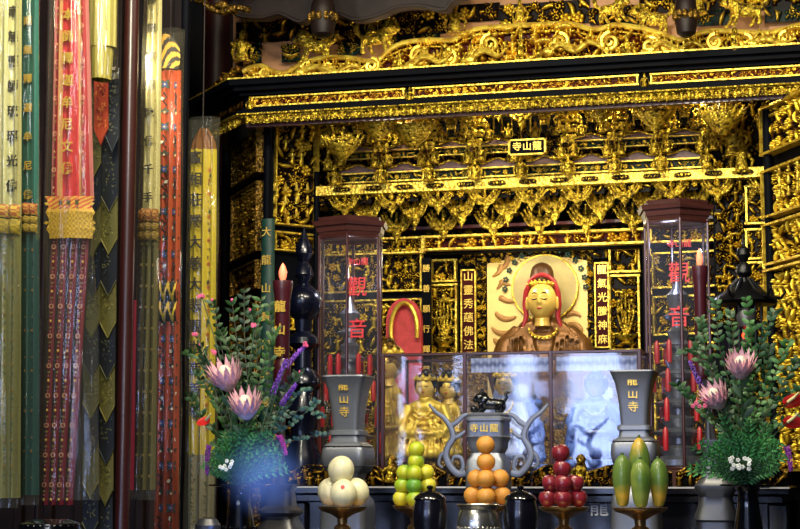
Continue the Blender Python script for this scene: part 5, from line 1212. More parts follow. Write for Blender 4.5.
# ------------------------------------------------------------------ banners
def cc(h): return lin(h)
def banner(name,label,top,bot,pt_,pb,Y,stripes,emb,cat='banner',folds=3,amp=.012,nx=36,hooks=True,sleeve=True,band=None,sag=None,fringe_c=None,group=None,slv=(-3,3,-14,10)):
    """top/bot: (left px,right px) at pt_/pb.  stripes(u,v)->colour, v=0 at the top.  emb: list of embroidery entries"""
    s=mpp(np.mean(bot),300,Y)
    root=thing(name,label,cat,at(np.mean(bot),pb,Y))
    L=np.array(root.location)
    def surf(u,v,o=0):
        py=pt_+(pb-pt_)*v; a=top[0]+(bot[0]-top[0])*v; b=top[1]+(bot[1]-top[1])*v
        if sag: a,b=sag(a,b,v)
        q=at(a+(b-a)*u,py,Y)-L; q=np.array(q); q[1]+=amp*math.sin(u*folds*2*PI+v*1.3)+amp*1.2*(2*u-1)**2-o; return tuple(q)
    nz=60
    mb=MB(); mb.grid(lambda u,v:surf(u,1-v),nx,nz,lambda u,v:lin(stripes(u,1-v))); o=mb.build('cloth','cloth_vcol',root)
    e=MB(); sz=s
    for it in emb:
        k=it[0]
        if k=='ring':   # flower ring
            _,u,v,r,c1,c2=it; r*=sz; e.col=lin(c1)
            for j in range(8):
                a=2*PI*j/8; q=np.array(surf(u,v,.006))+np.array([r*math.cos(a),0,r*math.sin(a)]); e.ell(q,(r*.36,.0025,r*.36),5,4)
            e.col=lin(c2); e.ell(surf(u,v,.006),(r*.4,.003,r*.4),6,4)
        elif k=='dot': _,u,v,r,c1=it; e.col=lin(c1); e.ell(surf(u,v,.006),(r*sz,.003,r*sz*1.2),6,4)
        elif k=='leaf':
            _,u,v,l,an,c1=it; e.col=lin(c1); q=np.array(surf(u,v,.006)); d=np.array([math.cos(an),0,math.sin(an)])*l*sz; n=np.array([-d[2],0,d[0]])*.32; e.add([q,q+d*.5+n,q+d,q+d*.5-n],[(0,1,2,3)])
        elif k=='vine':
            _,pts,r,c1=it; e.col=lin(c1); P=[surf(a,b,.006) for a,b in pts]; e.tube(P,r*sz,5,flat=.5)
    if e.n: e.build('embroidery','embroidery',root)
    if band:
        v0,v1,cols,w=band; pp=(pb-pt_)
        for i,(a,b,h1,h2) in enumerate(cols):
            mb=MB(); n=20
            def bf(u,v,a=a,b=b):
                q=np.array(surf(-.04+1.08*u,v0+(v1-v0)*(a+(b-a)*v))); bulge=w*(1-abs(2*v-1)); q[0]+=(u-.5)*2*bulge*sz*3; q[1]-=.02+.012*math.sin(v*PI); return tuple(q)
            mb.grid(lambda u,v:bf(u,1-v),n,8,lambda u,v:lin(h1 if (int(u*14)+int(v*6))%2 else h2)); mb.build('tassel_band','cloth_vcol',root)
    if sleeve:
        l,r_,t,b_=slv
        def sl(u,v):
            py=pt_+t+(pb+b_-pt_-t)*v; vv=(py-pt_)/(pb-pt_); a=top[0]+(bot[0]-top[0])*vv+l; b=top[1]+(bot[1]-top[1])*vv+r_; an=u*2*PI
            m=(a+b)/2; h=(b-a)/2; q=at(m,py,Y)-L; wv=1+.05*math.sin(an*5+v*9)+.04*math.sin(an*3-v*17)
            return (q[0]+h*s*math.cos(an)*wv,q[1]+.045*math.sin(an)*wv,q[2])
        mb=MB(); mb.grid(lambda u,v:sl(u,1-v),40,30); mb.build('plastic_sleeve','plastic',root)
    if hooks:   # hanging cords up to the ceiling
        mb=MB(); q=np.array(surf(.5,0)); mb.tube([q,(q[0],q[1],6.2-L[2])],.004,5); mb.build('hanging_cord','dark_wood',root)
    def chars(txt,u,v0_,v1_,size,m):
        n=len(txt)
        for i,ch in enumerate(txt):
            v=v0_+(v1_-v0_)*(i/(n-1)); me=text_mesh(ch,size*sz,.002,.014,m); link('embroidered_character',me,root,np.array(surf(u,v,.012)))
    return root,chars,surf,s
R2=random.Random(21)
def florals(us,v0,v1,n,pal,r=1.6,leafc='#2f5a34'):
    out=[]
    for u in us:
        for k in range(n):
            v=v0+(v1-v0)*(k+.5)/n
            if k%3==0: out.append(('ring',u,v,r,pal[k%len(pal)],pal[(k+1)%len(pal)]))
            elif k%3==1: out+= [('leaf',u,v,r*2,a,leafc) for a in (.9,2.2,-.9,-2.3)]
            else: out+= [('dot',u,v,r*.6,pal[(k+2)%len(pal)]),('leaf',u,v,r*1.6,R2.uniform(0,6),leafc)]
    return out
# cream banner far left
def st_cream(u,v):
    if v>.47: return '#6c6a3c' if int(u*8)%2 else '#86824c'
    return '#c4bd84' if abs(u-.62)<.2 else '#a8a068'
b1,ch,_,_=banner('prayer_banner','cream yellow prayer banner with dark characters at the far left edge',(-12,20),(-14,17),-30,498,5.6,st_cream,
    florals((.3,),.0,.42,12,('#6a4a1a','#8a6a2a','#3a4a2a'),1.4)+florals((.35,.6,.85),.5,.98,30,('#b08a3a','#6a5a2a','#a04a3a'),1.1,'#4a5a2a'),band=(.445,.5,((0,.45,'#b0603a','#c8a83a'),(.5,1,'#a8902c','#8a7420')),.006),slv=(-4,1,-14,10))
ch('南無藥師琉璃光佛',.78,.08,.41,13,'letter_black')
b2,ch,_,_=banner('prayer_banner','teal green prayer banner with gold characters beside the cream one',(19,37),(17,36),-30,495,5.75,lambda u,v:('#14564e' if abs(u-.5)<.28 else '#2a7670') if v<.47 else ('#0c3a36' if u<.5 else '#14484a'),
    florals((.15,),.05,.44,14,('#c88a3a','#d0a060','#5080a0'),1.1)+florals((.35,.75),.52,.98,18,('#c0803a','#b08a3a'),1.1,'#0f4030'),band=(.445,.5,((0,.4,'#a8483a','#c8943a'),(.45,.7,'#b89a34','#8a7426'),(.72,1,'#b89a34','#8a7426')),.006),slv=(-1,3,-14,10))
ch('南無釋迦牟尼佛',.62,.1,.43,10,'letter_gold')
# red banner
def st_red(u,v):
    if abs(u-.5)<.2: return '#c01c22'
    if abs(abs(u-.5)-.24)<.04: return '#c8925a'
    return '#a81a28' if abs(abs(u-.5)-.37)<.08 else '#c06a68'
emb=[]
for u in (.14,.86):
    for k in range(13):
        v=.05+.9*k/12; emb.append(('ring',u,v,1.9,'#e8b890','#c04050') if k%2 else ('dot',u,v,1.1,'#e0a878')); emb+= [('leaf',u,v+.03,3,1.2,'#c89a5a'),('leaf',u,v+.03,3,1.9,'#8a7a3a')]
b3,ch,sf,s3=banner('prayer_banner','bright red prayer banner with gold characters and floral borders in clear plastic',(54,86),(48,91),-40,200,5.9,st_red,emb,slv=(-4,4,-10,300))
ch('南無本師釋迦牟尼文佛',.5,.05,.875,13,'letter_gold')
emb=[]
for i,u in enumerate((.14,.38,.62,.86)):
    for k in range(36):
        v=.02+.96*k/35
        if k%4==1: emb.append(('ring',u,v,2.0,'#e8b08a','#8a2040'))
        elif k%4==3: emb.append(('dot',u,v,1.3,'#e8b860'))
        else: emb+= [('leaf',u,v,2.6,1.0,'#b89a5a'),('leaf',u,v,2.6,2.1,'#6a7a4a'),('dot',u,v+.01,.7,'#d08a8a')]
b3b,_,_,_=banner('banner_skirt','crimson lower banner of four flowered strips hanging below the gold tassel band',(49,90),(40,72),234,505,5.9,lambda u,v:('#6e1024' if abs((u*4)%1-.5)<.4 else '#1c0408'),emb,hooks=False,sleeve=False,folds=4,amp=.008)
b3c,_,_,_=banner('tassel_band','yellow netted tassel band joining the red banner and its crimson skirt',(46,92),(47,92),196,238,5.86,lambda u,v:('#c85a34' if v<.3 and int(u*13+v*20)%2 else '#d8a63a') if v<.36 else ('#c29a2c' if (int(u*22)+int(v*16))%2 else '#a07c1e'),
   [('leaf',.04,.2,6,PI*.9,'#d8b050'),('leaf',.96,.2,6,.2,'#d8b050'),('leaf',.02,.62,6,PI*1.05,'#b8922c'),('leaf',.98,.62,6,-.2,'#b8922c')]+florals((.3,.5,.7),.02,.3,3,('#e8806a','#e8c060'),1.5),hooks=False,sleeve=False,folds=1,amp=.006,
   sag=lambda a,b,v:(a+3*abs(math.sin(v*2.6*PI))-2,b-3*abs(math.sin(v*2.6*PI))+2))
# scale pennant of overlapping pointed lappets
sp_=thing('scale_pennant','long pennant of overlapping pointed lappets in olive, navy and orange beside the red banner','pennant',at(100,500,6.3))
L=np.array(sp_.location)
def lappet(pxl,pxr,pt_,pb,col,Y,tex):
    mb=MB(); N=8
    P=[at(pxl,pt_,Y),at(pxr,pt_,Y),at(pxr,pb-16,Y),at((pxl+pxr)/2,pb,Y),at(pxl,pb-16,Y)]
    P=[p-L for p in P]; mb.col=lin(col); mb.add(P,[(0,1,2,3,4)])
    mb.add([p+np.array([0,.004,0]) for p in P],[(4,3,2,1,0)])
    for _ in range(60):
        u=R2.random(); v=R2.random(); px=pxl+(pxr-pxl)*(.15+.7*u); py=pt_+(pb-18-pt_)*v; mb.col=lin(R2.choice(tex)); q=at(px,py,Y)-L-np.array([0,.003,0]); a=R2.uniform(0,6); d=np.array([math.cos(a),0,math.sin(a)])*.007; n=np.array([-d[2],0,d[0]])*.5
        mb.add([q-d,q+n,q+d,q-n],[(0,1,2,3)])
    mb.tube([P[4]+np.array([0,-.004,0]),P[3]+np.array([0,-.004,0]),P[2]+np.array([0,-.004,0])],.0025,5)
    mb.build('lappet','cloth_vcol',sp_,smooth=False)
ol=('#6e6830',('#9a9248','#4a4a20')); nv=('#141a24',('#3a4450','#6a6a4a')); orr=('#c8481c',('#e88a3a','#8a2410'))
lays=[(94,108,80,145,orr),(106,119,82,152,nv)]
for k in range(10):
    lays.append((85-.3*k,101-.3*k,95+40*k,178+40*k,(ol,nv)[k%2])); 
for k in range(9): lays.append((101-.4*k,118-.7*k,120+42*k,212+42*k,(nv,ol)[k%2]))
for i,(a,b,t_,bb,cl) in enumerate(lays): lappet(a,b,t_-14,bb,cl[0],6.3+.006*i,cl[1])
mb=MB(); q=at(101,70,6.3)-L; mb.bbox(q,(.14,.02,.02),.004); mb.tube([q,(q[0],q[1],6.2-L[2])],.004,5); mb.build('hanging_bar','dark_wood',sp_)
# pale yellow wrapped lampshade-like canopy above the pennant
lc=thing('wrapped_canopy','pale yellow fabric canopy wrapped in shiny plastic at the top above the scale pennant','canopy',at(102,84,6.1))
L=np.array(lc.location)
for i,(a,b,t_,bb,r1,r2,cl) in enumerate(((86,117,-60,48,14,15,'#d8cc7a'),(88,113,48,80,11,9,'#cabb5c'))):
    mb=MB(); c=at(101,bb,6.1)-L; s=mpp(101,50,6.1); Hh=(bb-t_)*s
    mb.grid(lambda u,v:(c[0]+(r1+(r2-r1)*(1-v))*s*math.cos(u*2*PI)*(1+.06*math.sin(u*26)),c[1]+.05*math.sin(u*2*PI),c[2]+Hh*v),60,10,lambda u,v:lin(cl if int(u*26)%2 else '#a89a48')); mb.build('canopy_cloth','cloth_vcol',lc)
mb=MB(); c=at(101,48,6.1)-L; mb.grid(lambda u,v:(c[0]+17*s*math.cos(u*2*PI)*(1+.04*math.sin(u*14+v*5)),c[1]+.062*math.sin(u*2*PI),c[2]-.12+.55*v),40,8); mb.build('plastic_sleeve','plastic',lc)
mb=MB(); mb.tube([c,(c[0],c[1],6.2-L[2])],.004,5); mb.build('hanging_cord','dark_wood',lc)
# second cream banner
b5,ch,_,_=banner('prayer_banner','narrow cream prayer banner with gold characters next to the red-brown pole',(147,161),(133,154),-30,490,6.5,lambda u,v:('#cfc48a' if v<.46 else ('#5e5834' if abs((u*3)%1-.5)<.4 else '#2a2414')),
    florals((.2,.8),.02,.44,10,('#b09a5a','#9a8a4a'),.9,'#a89a5a')+florals((.2,.5,.8),.52,.98,34,('#b8a050','#6a5a2a','#8a3a2a'),1.0,'#4a4a24'),band=(.46,.52,((0,.4,'#8a4a2c','#b0803a'),(.45,.7,'#9a7c34','#6a5420'),(.72,1,'#9a7c34','#6a5420')),.006),slv=(-2,2,-14,10))
ch('南無阿彌陀佛千手',.5,.06,.44,11,'letter_black')
b5b,_,_,_=banner('ribbon','thin crimson ribbon strip hanging left of the narrow cream banner',(131,136),(127,133),300,490,6.45,lambda u,v:'#8a1430',[],cat='ribbon',hooks=False,sleeve=False,folds=1,amp=.004,nx=8)
mb=MB(); q=at(133.5,300,6.45)-np.array(b5b.location); mb.tube([q,(q[0],q[1],6.2-b5b.location[2])],.003,5); mb.build('hanging_cord','dark_wood',b5b)
# orange banner with embroidered flowers
emb=[]
for u in (.3,.78):
    for k in range(34):
        v=.03+.95*k/33
        if k%3==0: emb+= [('ring',u,v,2.2,'#4a5ab0','#e8e0d0')]+[('leaf',u,v,7,a,'#1c3216') for a in (.7,2.4,-.7,-2.4)]
        elif k%3==1: emb+= [('vine',[(u-.06,v-.012),(u+.05,v-.004),(u-.05,v+.006),(u+.06,v+.014)],.9,'#20242c'),('leaf',u,v,6,R2.uniform(0,6),'#d8d0b0'),('leaf',u,v+.006,3.5,R2.uniform(0,6),'#c03a2a')]
        else: emb+= [('leaf',u,v,6.5,a,'#2a2a14') for a in (.4,1.4,2.6)]+[('dot',u,v,1.2,'#e8d0a0')]
b6,_,sf6,s6=banner('embroidered_banner','orange embroidered banner with flowers and cranes and a tiger-striped top',(160,180),(151,176),70,560,7.0,lambda u,v:('#b8481a' if abs(u-.52)>.035 else '#4a1c0c') if v<.45 else '#a03a16',emb,slv=(-2,4,-40,10))
tp=MB(); L=np.array(b6.location)
def tt(u,v): q=at(157+23*u+2*math.sin(v*3),70-34*v*(1-.3*(2*u-1)**2),7.0)-L; return (q[0],q[1]-.02-.02*math.sin(PI*u),q[2])
tp.grid(tt,26,18,lambda u,v:lin('#c89a2c' if math.sin(22*math.hypot(u-1.1,v+.1))>.0 else '#201810')); tp.build('striped_top','cloth_vcol',b6)
for bt in (282,302):
    tp=MB(); tp.grid(lambda u,v:(lambda q:(q[0],q[1]-.025-.015*math.sin(PI*v),q[2]))(at(154+25*u,bt+20-20*v,7.0)-L),30,10,lambda u,v:lin('#d8b434' if abs(v-.5-.28*math.cos(u*6*PI))<.2 else '#16140e')); tp.build('cloud_band','cloth_vcol',b6)
# yellow banner
emb=[]
for k in range(34):
    v=.1+.62*k/33; emb+= [('ring',.74,v,1.6,('#c0402a','#3a4a8a','#e8d8b0')[k%3],'#6a2a1a')] if k%3==0 else [('leaf',.74,v,6,R2.uniform(0,6),'#2a4a1a'),('leaf',.74,v,5.5,R2.uniform(0,6),'#8a5a1a')]
for k in range(12):
    v=.78+.2*k/12
    for u in (.25,.7): emb+= [('leaf',u,v,4,R2.uniform(0,6),'#4a5a2a'),('dot',u,v,1,'#a08a5a')]
b7,ch,_,_=banner('embroidered_banner','bright yellow embroidered banner with black characters, rounded top, nearest the gold screen',(190,216),(186,212),128,545,8.2,lambda u,v:('#7a4a14' if v<.055 else ('#c0aa18' if v<.78 else '#8a8468')) if abs(u-.5)>.03 else '#5a4410',emb,slv=(-3,4,-10,10),sag=lambda a,b,v:(a+9*max(0,1-v*18)**2,b-9*max(0,1-v*18)**2))
ch('寶相莊嚴大慈大悲觀世音菩薩',.28,.075,.68,14.5,'letter_black')
# dark round object at the lower left
rd=thing('carved_stool_top','dark shiny carved round wooden top at the bottom edge under the red banner','stool',(at(50,529,5.4)[0],5.4,0))
z1=at(50,519,5.4)[2]; s=mpp(50,520,5.4)
mb=MB(); mb.lathe([(20*s,0),(22*s,.05),(12*s,.15),(10*s,z1*.5),(14*s,z1-.12),(28*s,z1-.06),(32*s,z1-.04),(30*s,z1-.015),(20*s,z1-.002),(.01,z1)],seg=40); mb.build('stool_body','black_glaze',rd)
mb=MB()
for k in range(26): a=2*PI*k/26; mb.ell((28*s*math.cos(a),28*s*math.sin(a),z1-.022),(3.4*s,3.4*s,2*s),8,6)
mb.build('beaded_edge','black_glaze',rd)
rt=thing('round_knob','dark grey rounded knob at the bottom edge left of the left flower vase','knob',(at(206,529,6.6)[0],6.62,zF))
mb=MB(); s=mpp(206,520,6.6); z1=at(206,517,6.6)[2]-zF; mb.lathe([(13*s,0),(14*s,.02),(12*s,z1*.6),(13*s,z1*.8),(9*s,z1*.95),(.01,z1)],seg=28); mb.build('knob_body','pewter_dark',rt)
# ------------------------------------------------------------------ flowers
YV=6.95
FR=random.Random(99)
def leafpoly(mb,p,d,L,w,col,up=(0,0,1),curl=.15):
    p=np.array(p,float); d=np.array(d,float); d/=np.linalg.norm(d)+1e-9
    sdir=np.cross(d,np.array([FR.uniform(-.5,.5),-1,FR.uniform(-.3,.5)])); sdir/=np.linalg.norm(sdir)+1e-9; n=np.cross(sdir,d)
    V=[]; ks=(0,.25,.55,.82,1)
    ws=(.12,.8,1,.6,.02)
    for k,wk in zip(ks,ws):
        c=p+d*L*k+n*(-curl*L*k*k); V+=[c-sdir*w*wk*.5,c+n*.12*w*wk,c+sdir*w*wk*.5]
    Fs=[]
    for i in range(4):
        a=i*3; Fs+=[(a,a+1,a+4,a+3),(a+1,a+2,a+5,a+4)]
    c=lin(col) if isinstance(col,str) else col; k=FR.uniform(.7,1.25); mb.add(V,Fs,[tuple(min(1,q*k) for q in c)]*8)
def flowervase(label,px,Y,wr,extra):
    s=mpp(px,500,Y); c=at(px,500,Y); root=thing('flower_vase',label,'vase',(c[0],Y,zF)); zt=at(px,485,Y)[2]-zF; w=s
    mb=MB(); mb.lathe([(19*w,0),(20*w,.012),(17*w,.05),(15*w,zt*.35),(11*w,zt*.7),(9.5*w,zt-.03),(12*w,zt-.012),(wr*w,zt-.004),(wr*1.02*w,zt),(wr*w,zt+.003),(10*w,zt-.006),(8*w,zt-.05)],seg=48); mb.build('vase_body','black_glaze',root)
    mb=MB()
    for k in range(14):
        a=2*PI*k/14
        for j in range(3): mb.ell((16.5*w*math.cos(a),16.5*w*math.sin(a),zt*(.15+.12*j)),(1.4*w,1.4*w,2*w),8,6)
    mb.build('relief_drop','black_glaze',root)
    return c[0],zF+zt
VL=flowervase('glossy dark flower vase with wide flat rim holding the left bouquet',240,YV,31,0)
VR=flowervase('glossy dark flower vase with wide flat rim holding the right bouquet',748,YV,27,1)
def stem_to(mb,base,tip,r=.0025,col='#35502a'):
    base=np.array(base,float);tip=np.array(tip,float); m=(base+tip)/2+np.array([(base[0]-tip[0])*.18,0,.02]); P=smooth_line([base,m,tip],6); mb.col=lin(col); mb.tube(P,r,5); return P
def vase_mouth(v): return np.array([v[0]+FR.uniform(-.012,.012),YV+FR.uniform(-.012,.012),v[1]-.02])
def protea(label,px,py,dy,rpx,tilt,v):
    Y=YV+dy; s=mpp(px,py,Y); c=at(px,py,Y); R_=rpx*s
    root=thing('protea',label,'flower',c)
    A=roty(tilt)@rotx(.5)
    mb=MB()
    for ring,(n,t0,L,w,z0) in enumerate(((12,1.05,1.2,.27,-.55),(13,.8,1.6,.25,-.55),(12,.58,1.75,.23,-.52),(8,.4,1.3,.17,-.4))):
        for k in range(n):
            a=2*PI*(k+.5*ring)/n; r0=.28*R_
            V=[];cols=[]; nseg=6
            for j in range(nseg+1):
                u=j/nseg; th=t0*(1-.25*u); q=r0+L*R_*u*math.sin(th)*.8; z=z0*R_+L*R_*u*math.cos(t0*.7)
                ww=w*R_*(.5+1.0*math.sin(PI*min(1,u*.75+.12)))*(1-u**4)+.0005
                ct=np.array([q*math.cos(a),q*math.sin(a),z]); sd=np.array([-math.sin(a),math.cos(a),0]); inw=np.array([-math.cos(a),-math.sin(a),0])
                V+=[ct-sd*ww/2+inw*ww*.12,ct,ct+sd*ww/2+inw*ww*.12]
            Fs=[]
            for j in range(nseg):
                b=j*3; Fs+=[(b,b+1,b+4,b+3),(b+1,b+2,b+5,b+4)]; u=j/nseg; cA=np.array(lin('#f6dde2')); cB=np.array(lin('#dc8aa6')); m=abs(u-.25)**1.0; cl=tuple(cA*(1-min(1,m*1.2))+cB*min(1,m*1.2)); cols+=[cl,cl]
            mb.add(np.array(V)@A.T,Fs,cols)
    mb.build('bracts','petal_vcol',root)
    mb=MB(); mb.col=lin('#e8ddc8'); mb.ell((0,0,R_*.1),(R_*.45,R_*.45,R_*.75),14,10,A=None); mb.V=[q@A.T for q in mb.V]
    for k in range(40): a=k*2.4; q=.38*R_*math.sqrt(k/40); mb.tube([A@np.array([q*math.cos(a)*.6,q*math.sin(a)*.6,R_*.1]),A@np.array([q*math.cos(a),q*math.sin(a),R_*(.75-.3*k/40)])],[.0018,.001],4)
    mb.build('flower_head','petal_vcol',root)
    mb=MB(); b=vase_mouth(v)-c; stem_to(mb,b,A@np.array([0,0,-.4*R_]),.005)
    for k in range(7): u=.35+.09*k; q=b+(A@np.array([0,0,-.4*R_])-b)*u; leafpoly(mb,q,(FR.uniform(-1,1),FR.uniform(-.6,.2),.7),.07,.024,'#3b5c34')
    mb.build('leafy_stem','leaf_vcol',root)
protea('upper left pink protea bloom in the left bouquet',227,380,-.12,19,-.15,VL)
protea('lower pink protea bloom in the left bouquet above the ferns',246,409,-.16,18,.05,VL)
protea('upper pink protea bloom in the right bouquet',741,369,-.12,17,.05,VR)
protea('lower left pink protea bloom in the right bouquet',717,400,-.16,16.5,-.45,VR)
def frond(label,px,py,dy,v,col,w,n=34,cat='fern frond',grp=None,name='fern_frond'):
    Y=YV+dy; tip=at(px,py,Y); b=vase_mouth(v); root=thing(name,label,cat,b,group=grp); t=tip-b
    mb=MB(); P=stem_to(mb,(0,0,0),t,.0022,'#3a6a34'); n_=len(P); T=t/np.linalg.norm(t); side=np.cross(T,[0,-1,.2]); side/=np.linalg.norm(side)
    for k in range(n):
        u=.22+.78*k/n; q=P[min(n_-1,int(u*(n_-1)))]; wl=w*math.sin(PI*min(.97,(u-.12)*1.02))**.7
        for sx in (-1,1):
            d=side*sx+T*.75+np.array([0,FR.uniform(-.5,.5),0]); d/=np.linalg.norm(d); e=q+d*wl; 
            mb.add([q,q+d*wl*.5+T*.004,e,q+d*wl*.5-T*.004],[(0,1,2,3)],[lin(col)])
            for j in range(1,7):
                c0=q+d*wl*j/7
                for s2 in (-1,1):
                    dd=T*s2*.8+d*.8+np.array([0,FR.uniform(-.5,.3),0]); dd/=np.linalg.norm(dd); ll=wl*.34*(1-j/10); nn=np.cross(dd,[0,1,0])*ll*.34; kk=FR.uniform(.6,1.4); mb.add([c0,c0+dd*ll*.5+nn,c0+dd*ll,c0+dd*ll*.5-nn],[(0,1,2,3)],[tuple(min(1,z*kk) for z in lin(col))])
    mb.build('foliage','leaf_vcol',root,smooth=False)
GL='fern fronds filling the left bouquet'; GR='fern fronds filling the right bouquet'
for k in range(30):
    a=PI*(.02+.96*k/29); rr=FR.uniform(30,46)
    frond('feathery green fern frond low in the left bouquet',246+rr*1.0*math.cos(a),470-rr*1.0*math.sin(a)*(1.15)+4,-.14+.06*(k%3),VL,FR.choice(('#4a9448','#5cab52','#357a40')),.035,grp=GL)
for k in range(36):
    a=PI*(.0+1.0*k/35); rr=FR.uniform(32,54)
    frond('feathery green fern frond low in the right bouquet',738+rr*1.0*math.cos(a),472-rr*1.1*math.sin(a),-.14+.06*(k%3),VR,FR.choice(('#429048','#52a650','#2f7a3c')),.036,grp=GR)
for k in range(7): frond('feathery green fern frond low in the left bouquet',212+11*k,FR.uniform(455,475),-.22,VL,'#3d8046',.03,grp=GL)
for k in range(9): frond('feathery green fern frond low in the right bouquet',696+10.5*k,FR.uniform(448,470),-.22,VR,'#30683a',.032,grp=GR)
def branch(label,pts,dy,v,col,leafL,leafW,n,group,buds=0,budc='#e05a8a',name='leafy_branch',cat='branch'):
    Y=YV+dy; b=vase_mouth(v); root=thing(name,label,cat,b,group=group)
    P=[np.zeros(3)]+[at(a,c,Y+.02*i)-b for i,(a,c) in enumerate(pts)]; P=smooth_line(P,8); n_=len(P)
    mb=MB(); mb.col=lin('#3a3a22'); mb.tube(P,[.003*(1-.6*i/n_) for i in range(n_)],5)
    for k in range(n):
        u=.3+.7*k/n; i=min(n_-2,int(u*(n_-1))); d=P[i+1]-P[i]; d/=np.linalg.norm(d)+1e-9
        for sx in (-1,1):
            q=P[i]; dd=d*.6+np.array([sx*FR.uniform(.5,1),FR.uniform(-.8,.4),FR.uniform(-.3,.6)]); leafpoly(mb,q,dd,leafL*FR.uniform(.7,1.15),leafW,col)
    mb.build('leaves','leaf_vcol',root)
    if buds:
        mb=MB(); mb.col=lin(budc)
        for k in range(buds): 
            i=n_-1-int(k*n_*.12); q=P[max(0,i)]+np.array([FR.uniform(-.02,.02),-.02,FR.uniform(0,.03)]) if k else P[-1]; mb.ell(q,(.007,.007,.008),8,6)
        mb.build('bud','petal_vcol',root)
GB='leafy dark green branches of the left bouquet'; GBR='leafy green branches of the right bouquet'
for k,pts in enumerate([[(245,430),(240,370),(232,300)],[(250,430),(252,360),(262,296)],[(235,440),(215,390),(200,345)],[(240,440),(222,350),(212,300)],[(250,430),(262,370),(276,330)],[(255,440),(280,400),(300,372)],[(230,450),(205,420),(188,395)],[(235,440),(208,370),(188,352)],[(250,420),(245,350),(244,288)],[(255,420),(256,340),(250,310)],[(230,440),(215,400),(196,372)],[(258,440),(275,420),(290,400)],[(240,420),(232,360),(220,330)],[(250,430),(268,380),(270,300)]]):
    branch('dark leafy branch rising at the back of the left bouquet',pts,.05+.02*(k%4),VL,('#2a4a22','#345826','#1f3a20')[k%3],.04,.018,17,GB,buds=1 if k in(0,2,3,5,9) else 0)
for k,pts in enumerate([[(262,440),(290,425),(322,398)],[(262,450),(296,440),(328,432)],[(262,440),(300,410),(326,418)],[(262,445),(290,400),(312,388)]]):
    branch('round-leaved eucalyptus sprig spreading right from the left bouquet',pts,.0,VL,'#33564a',.026,.02,13,'eucalyptus sprigs right of the left bouquet')
for k,pts in enumerate([[(740,430),(735,360),(730,310)],[(745,430),(752,360),(746,296)],[(735,430),(712,370),(694,338)],[(738,440),(700,360),(682,352)],[(750,430),(772,380),(790,340)],[(750,420),(760,350),(776,310)],[(730,440),(706,350),(700,318)],[(752,420),(745,350),(756,325)],[(755,440),(785,380),(800,360)],[(740,420),(720,350),(716,300)],[(755,430),(778,400),(806,385)],[(750,420),(764,380),(770,345)],[(730,440),(700,410),(676,384)],[(760,440),(790,420),(812,420)],[(745,420),(735,370),(752,350)]]):
    branch('green leafy branch rising at the back of the right bouquet',pts,.05+.02*(k%4),VR,('#2f5628','#3f7234','#264c26')[k%3],.036,.018,17,GBR)
def spike(label,pts,dy,v,c1,c2,tip=None,name='liatris_spike'):
    Y=YV+dy; b=vase_mouth(v); root=thing(name,label,'flower',b); P=smooth_line([np.zeros(3)]+[at(a,c,Y)-b for a,c in pts],10); n_=len(P)
    mb=MB(); mb.col=lin('#3a5a30'); mb.tube(P,.0025,5); mb.build('stalk','leaf_vcol',root)
    mb=MB()
    i0=len(P)-10
    for k in range(190):
        u=k/190; f=i0+u*9.0; i=min(n_-2,int(f)); q=P[i]+(P[i+1]-P[i])*(f-i); r=.0105*(1-.5*u); a=FR.uniform(0,6.3); mb.col=lin(FR.choice((c1,c2))); 
        mb.ell(q+np.array([r*math.cos(a),r*math.sin(a)*.8,FR.uniform(-.004,.004)]),(.0027,.0027,.0048),5,4)
    mb.build('florets','petal_vcol',root)
    if tip: mb=MB(); mb.col=lin(tip); [mb.ell(P[-1]+np.array([FR.uniform(-.008,.008),-.006,FR.uniform(-.006,.012)]),(.007,.007,.007),6,5) for _ in range(8)]; mb.build('tip_bud','petal_vcol',root)
spike('purple liatris spike with pink tip leaning right in the left bouquet',[(262,440),(284,372),(306,345)],-.05,VL,'#6a3aa0','#9a5ac0','#f05a8a')
spike('purple liatris spike nearest the lower protea in the left bouquet',[(258,440),(271,398),(286,360)],-.1,VL,'#5a3090','#8a50b8')
spike('short purple liatris spike low right in the left bouquet',[(262,450),(280,408),(296,384)],-.06,VL,'#5a3090','#8a50b8')
spike('purple liatris spike at the left of the right bouquet',[(735,440),(704,390),(690,362)],-.05,VR,'#5a3090','#7a50b0')
spike('drooping purple orchid spray at the right of the right bouquet',[(765,462),(785,446),(791,470)],-.1,VR,'#8a2a90','#a84ab0',name='orchid_spray')
spike('drooping purple orchid spray at the left of the left bouquet',[(226,458),(210,444),(207,474)],-.12,VL,'#6a2a80','#8a3a98',name='orchid_spray')
spike('magenta flower spray in front of the left bouquet ferns',[(262,455),(278,436),(286,454)],-.2,VL,'#b02a90','#8a2a80',name='orchid_spray')
def cluster(label,px,py,dy,v,c,n,sp_,name='white_blossom'):
    Y=YV+dy; b=vase_mouth(v); q=at(px,py,Y); root=thing(name,label,'flower',q); s=mpp(px,py,Y)
    mb=MB(); mb.col=lin('#3a6a34')
    heads=[np.array([FR.uniform(-1,1)*sp_*s,FR.uniform(-.01,.01),FR.uniform(-.7,.7)*sp_*s]) for _ in range(n)]
    stem_to(mb,b-q,(0,.01,0)); [mb.tube([(0,.01,-.01),h],.0012,4) for h in heads]; mb.build('stems','leaf_vcol',root)
    mb=MB(); mb.col=lin(c)
    for h in heads:
        for j in range(5): a=j*2*PI/5; mb.ell(h+np.array([.005*math.cos(a),-.004,.005*math.sin(a)]),(.0042,.002,.0042),6,4)
    mb.build('petals','petal_vcol',root)
cluster('small white blossoms low in the left bouquet',227,465,-.26,VL,'#e8ece0',9,7)
cluster('small white blossoms low in the right bouquet',740,462,-.26,VR,'#eef0e4',16,10)
cluster('tiny pink blossoms at the left of the right bouquet',700,402,-.2,VR,'#e8608a',5,7,'pink_blossom')
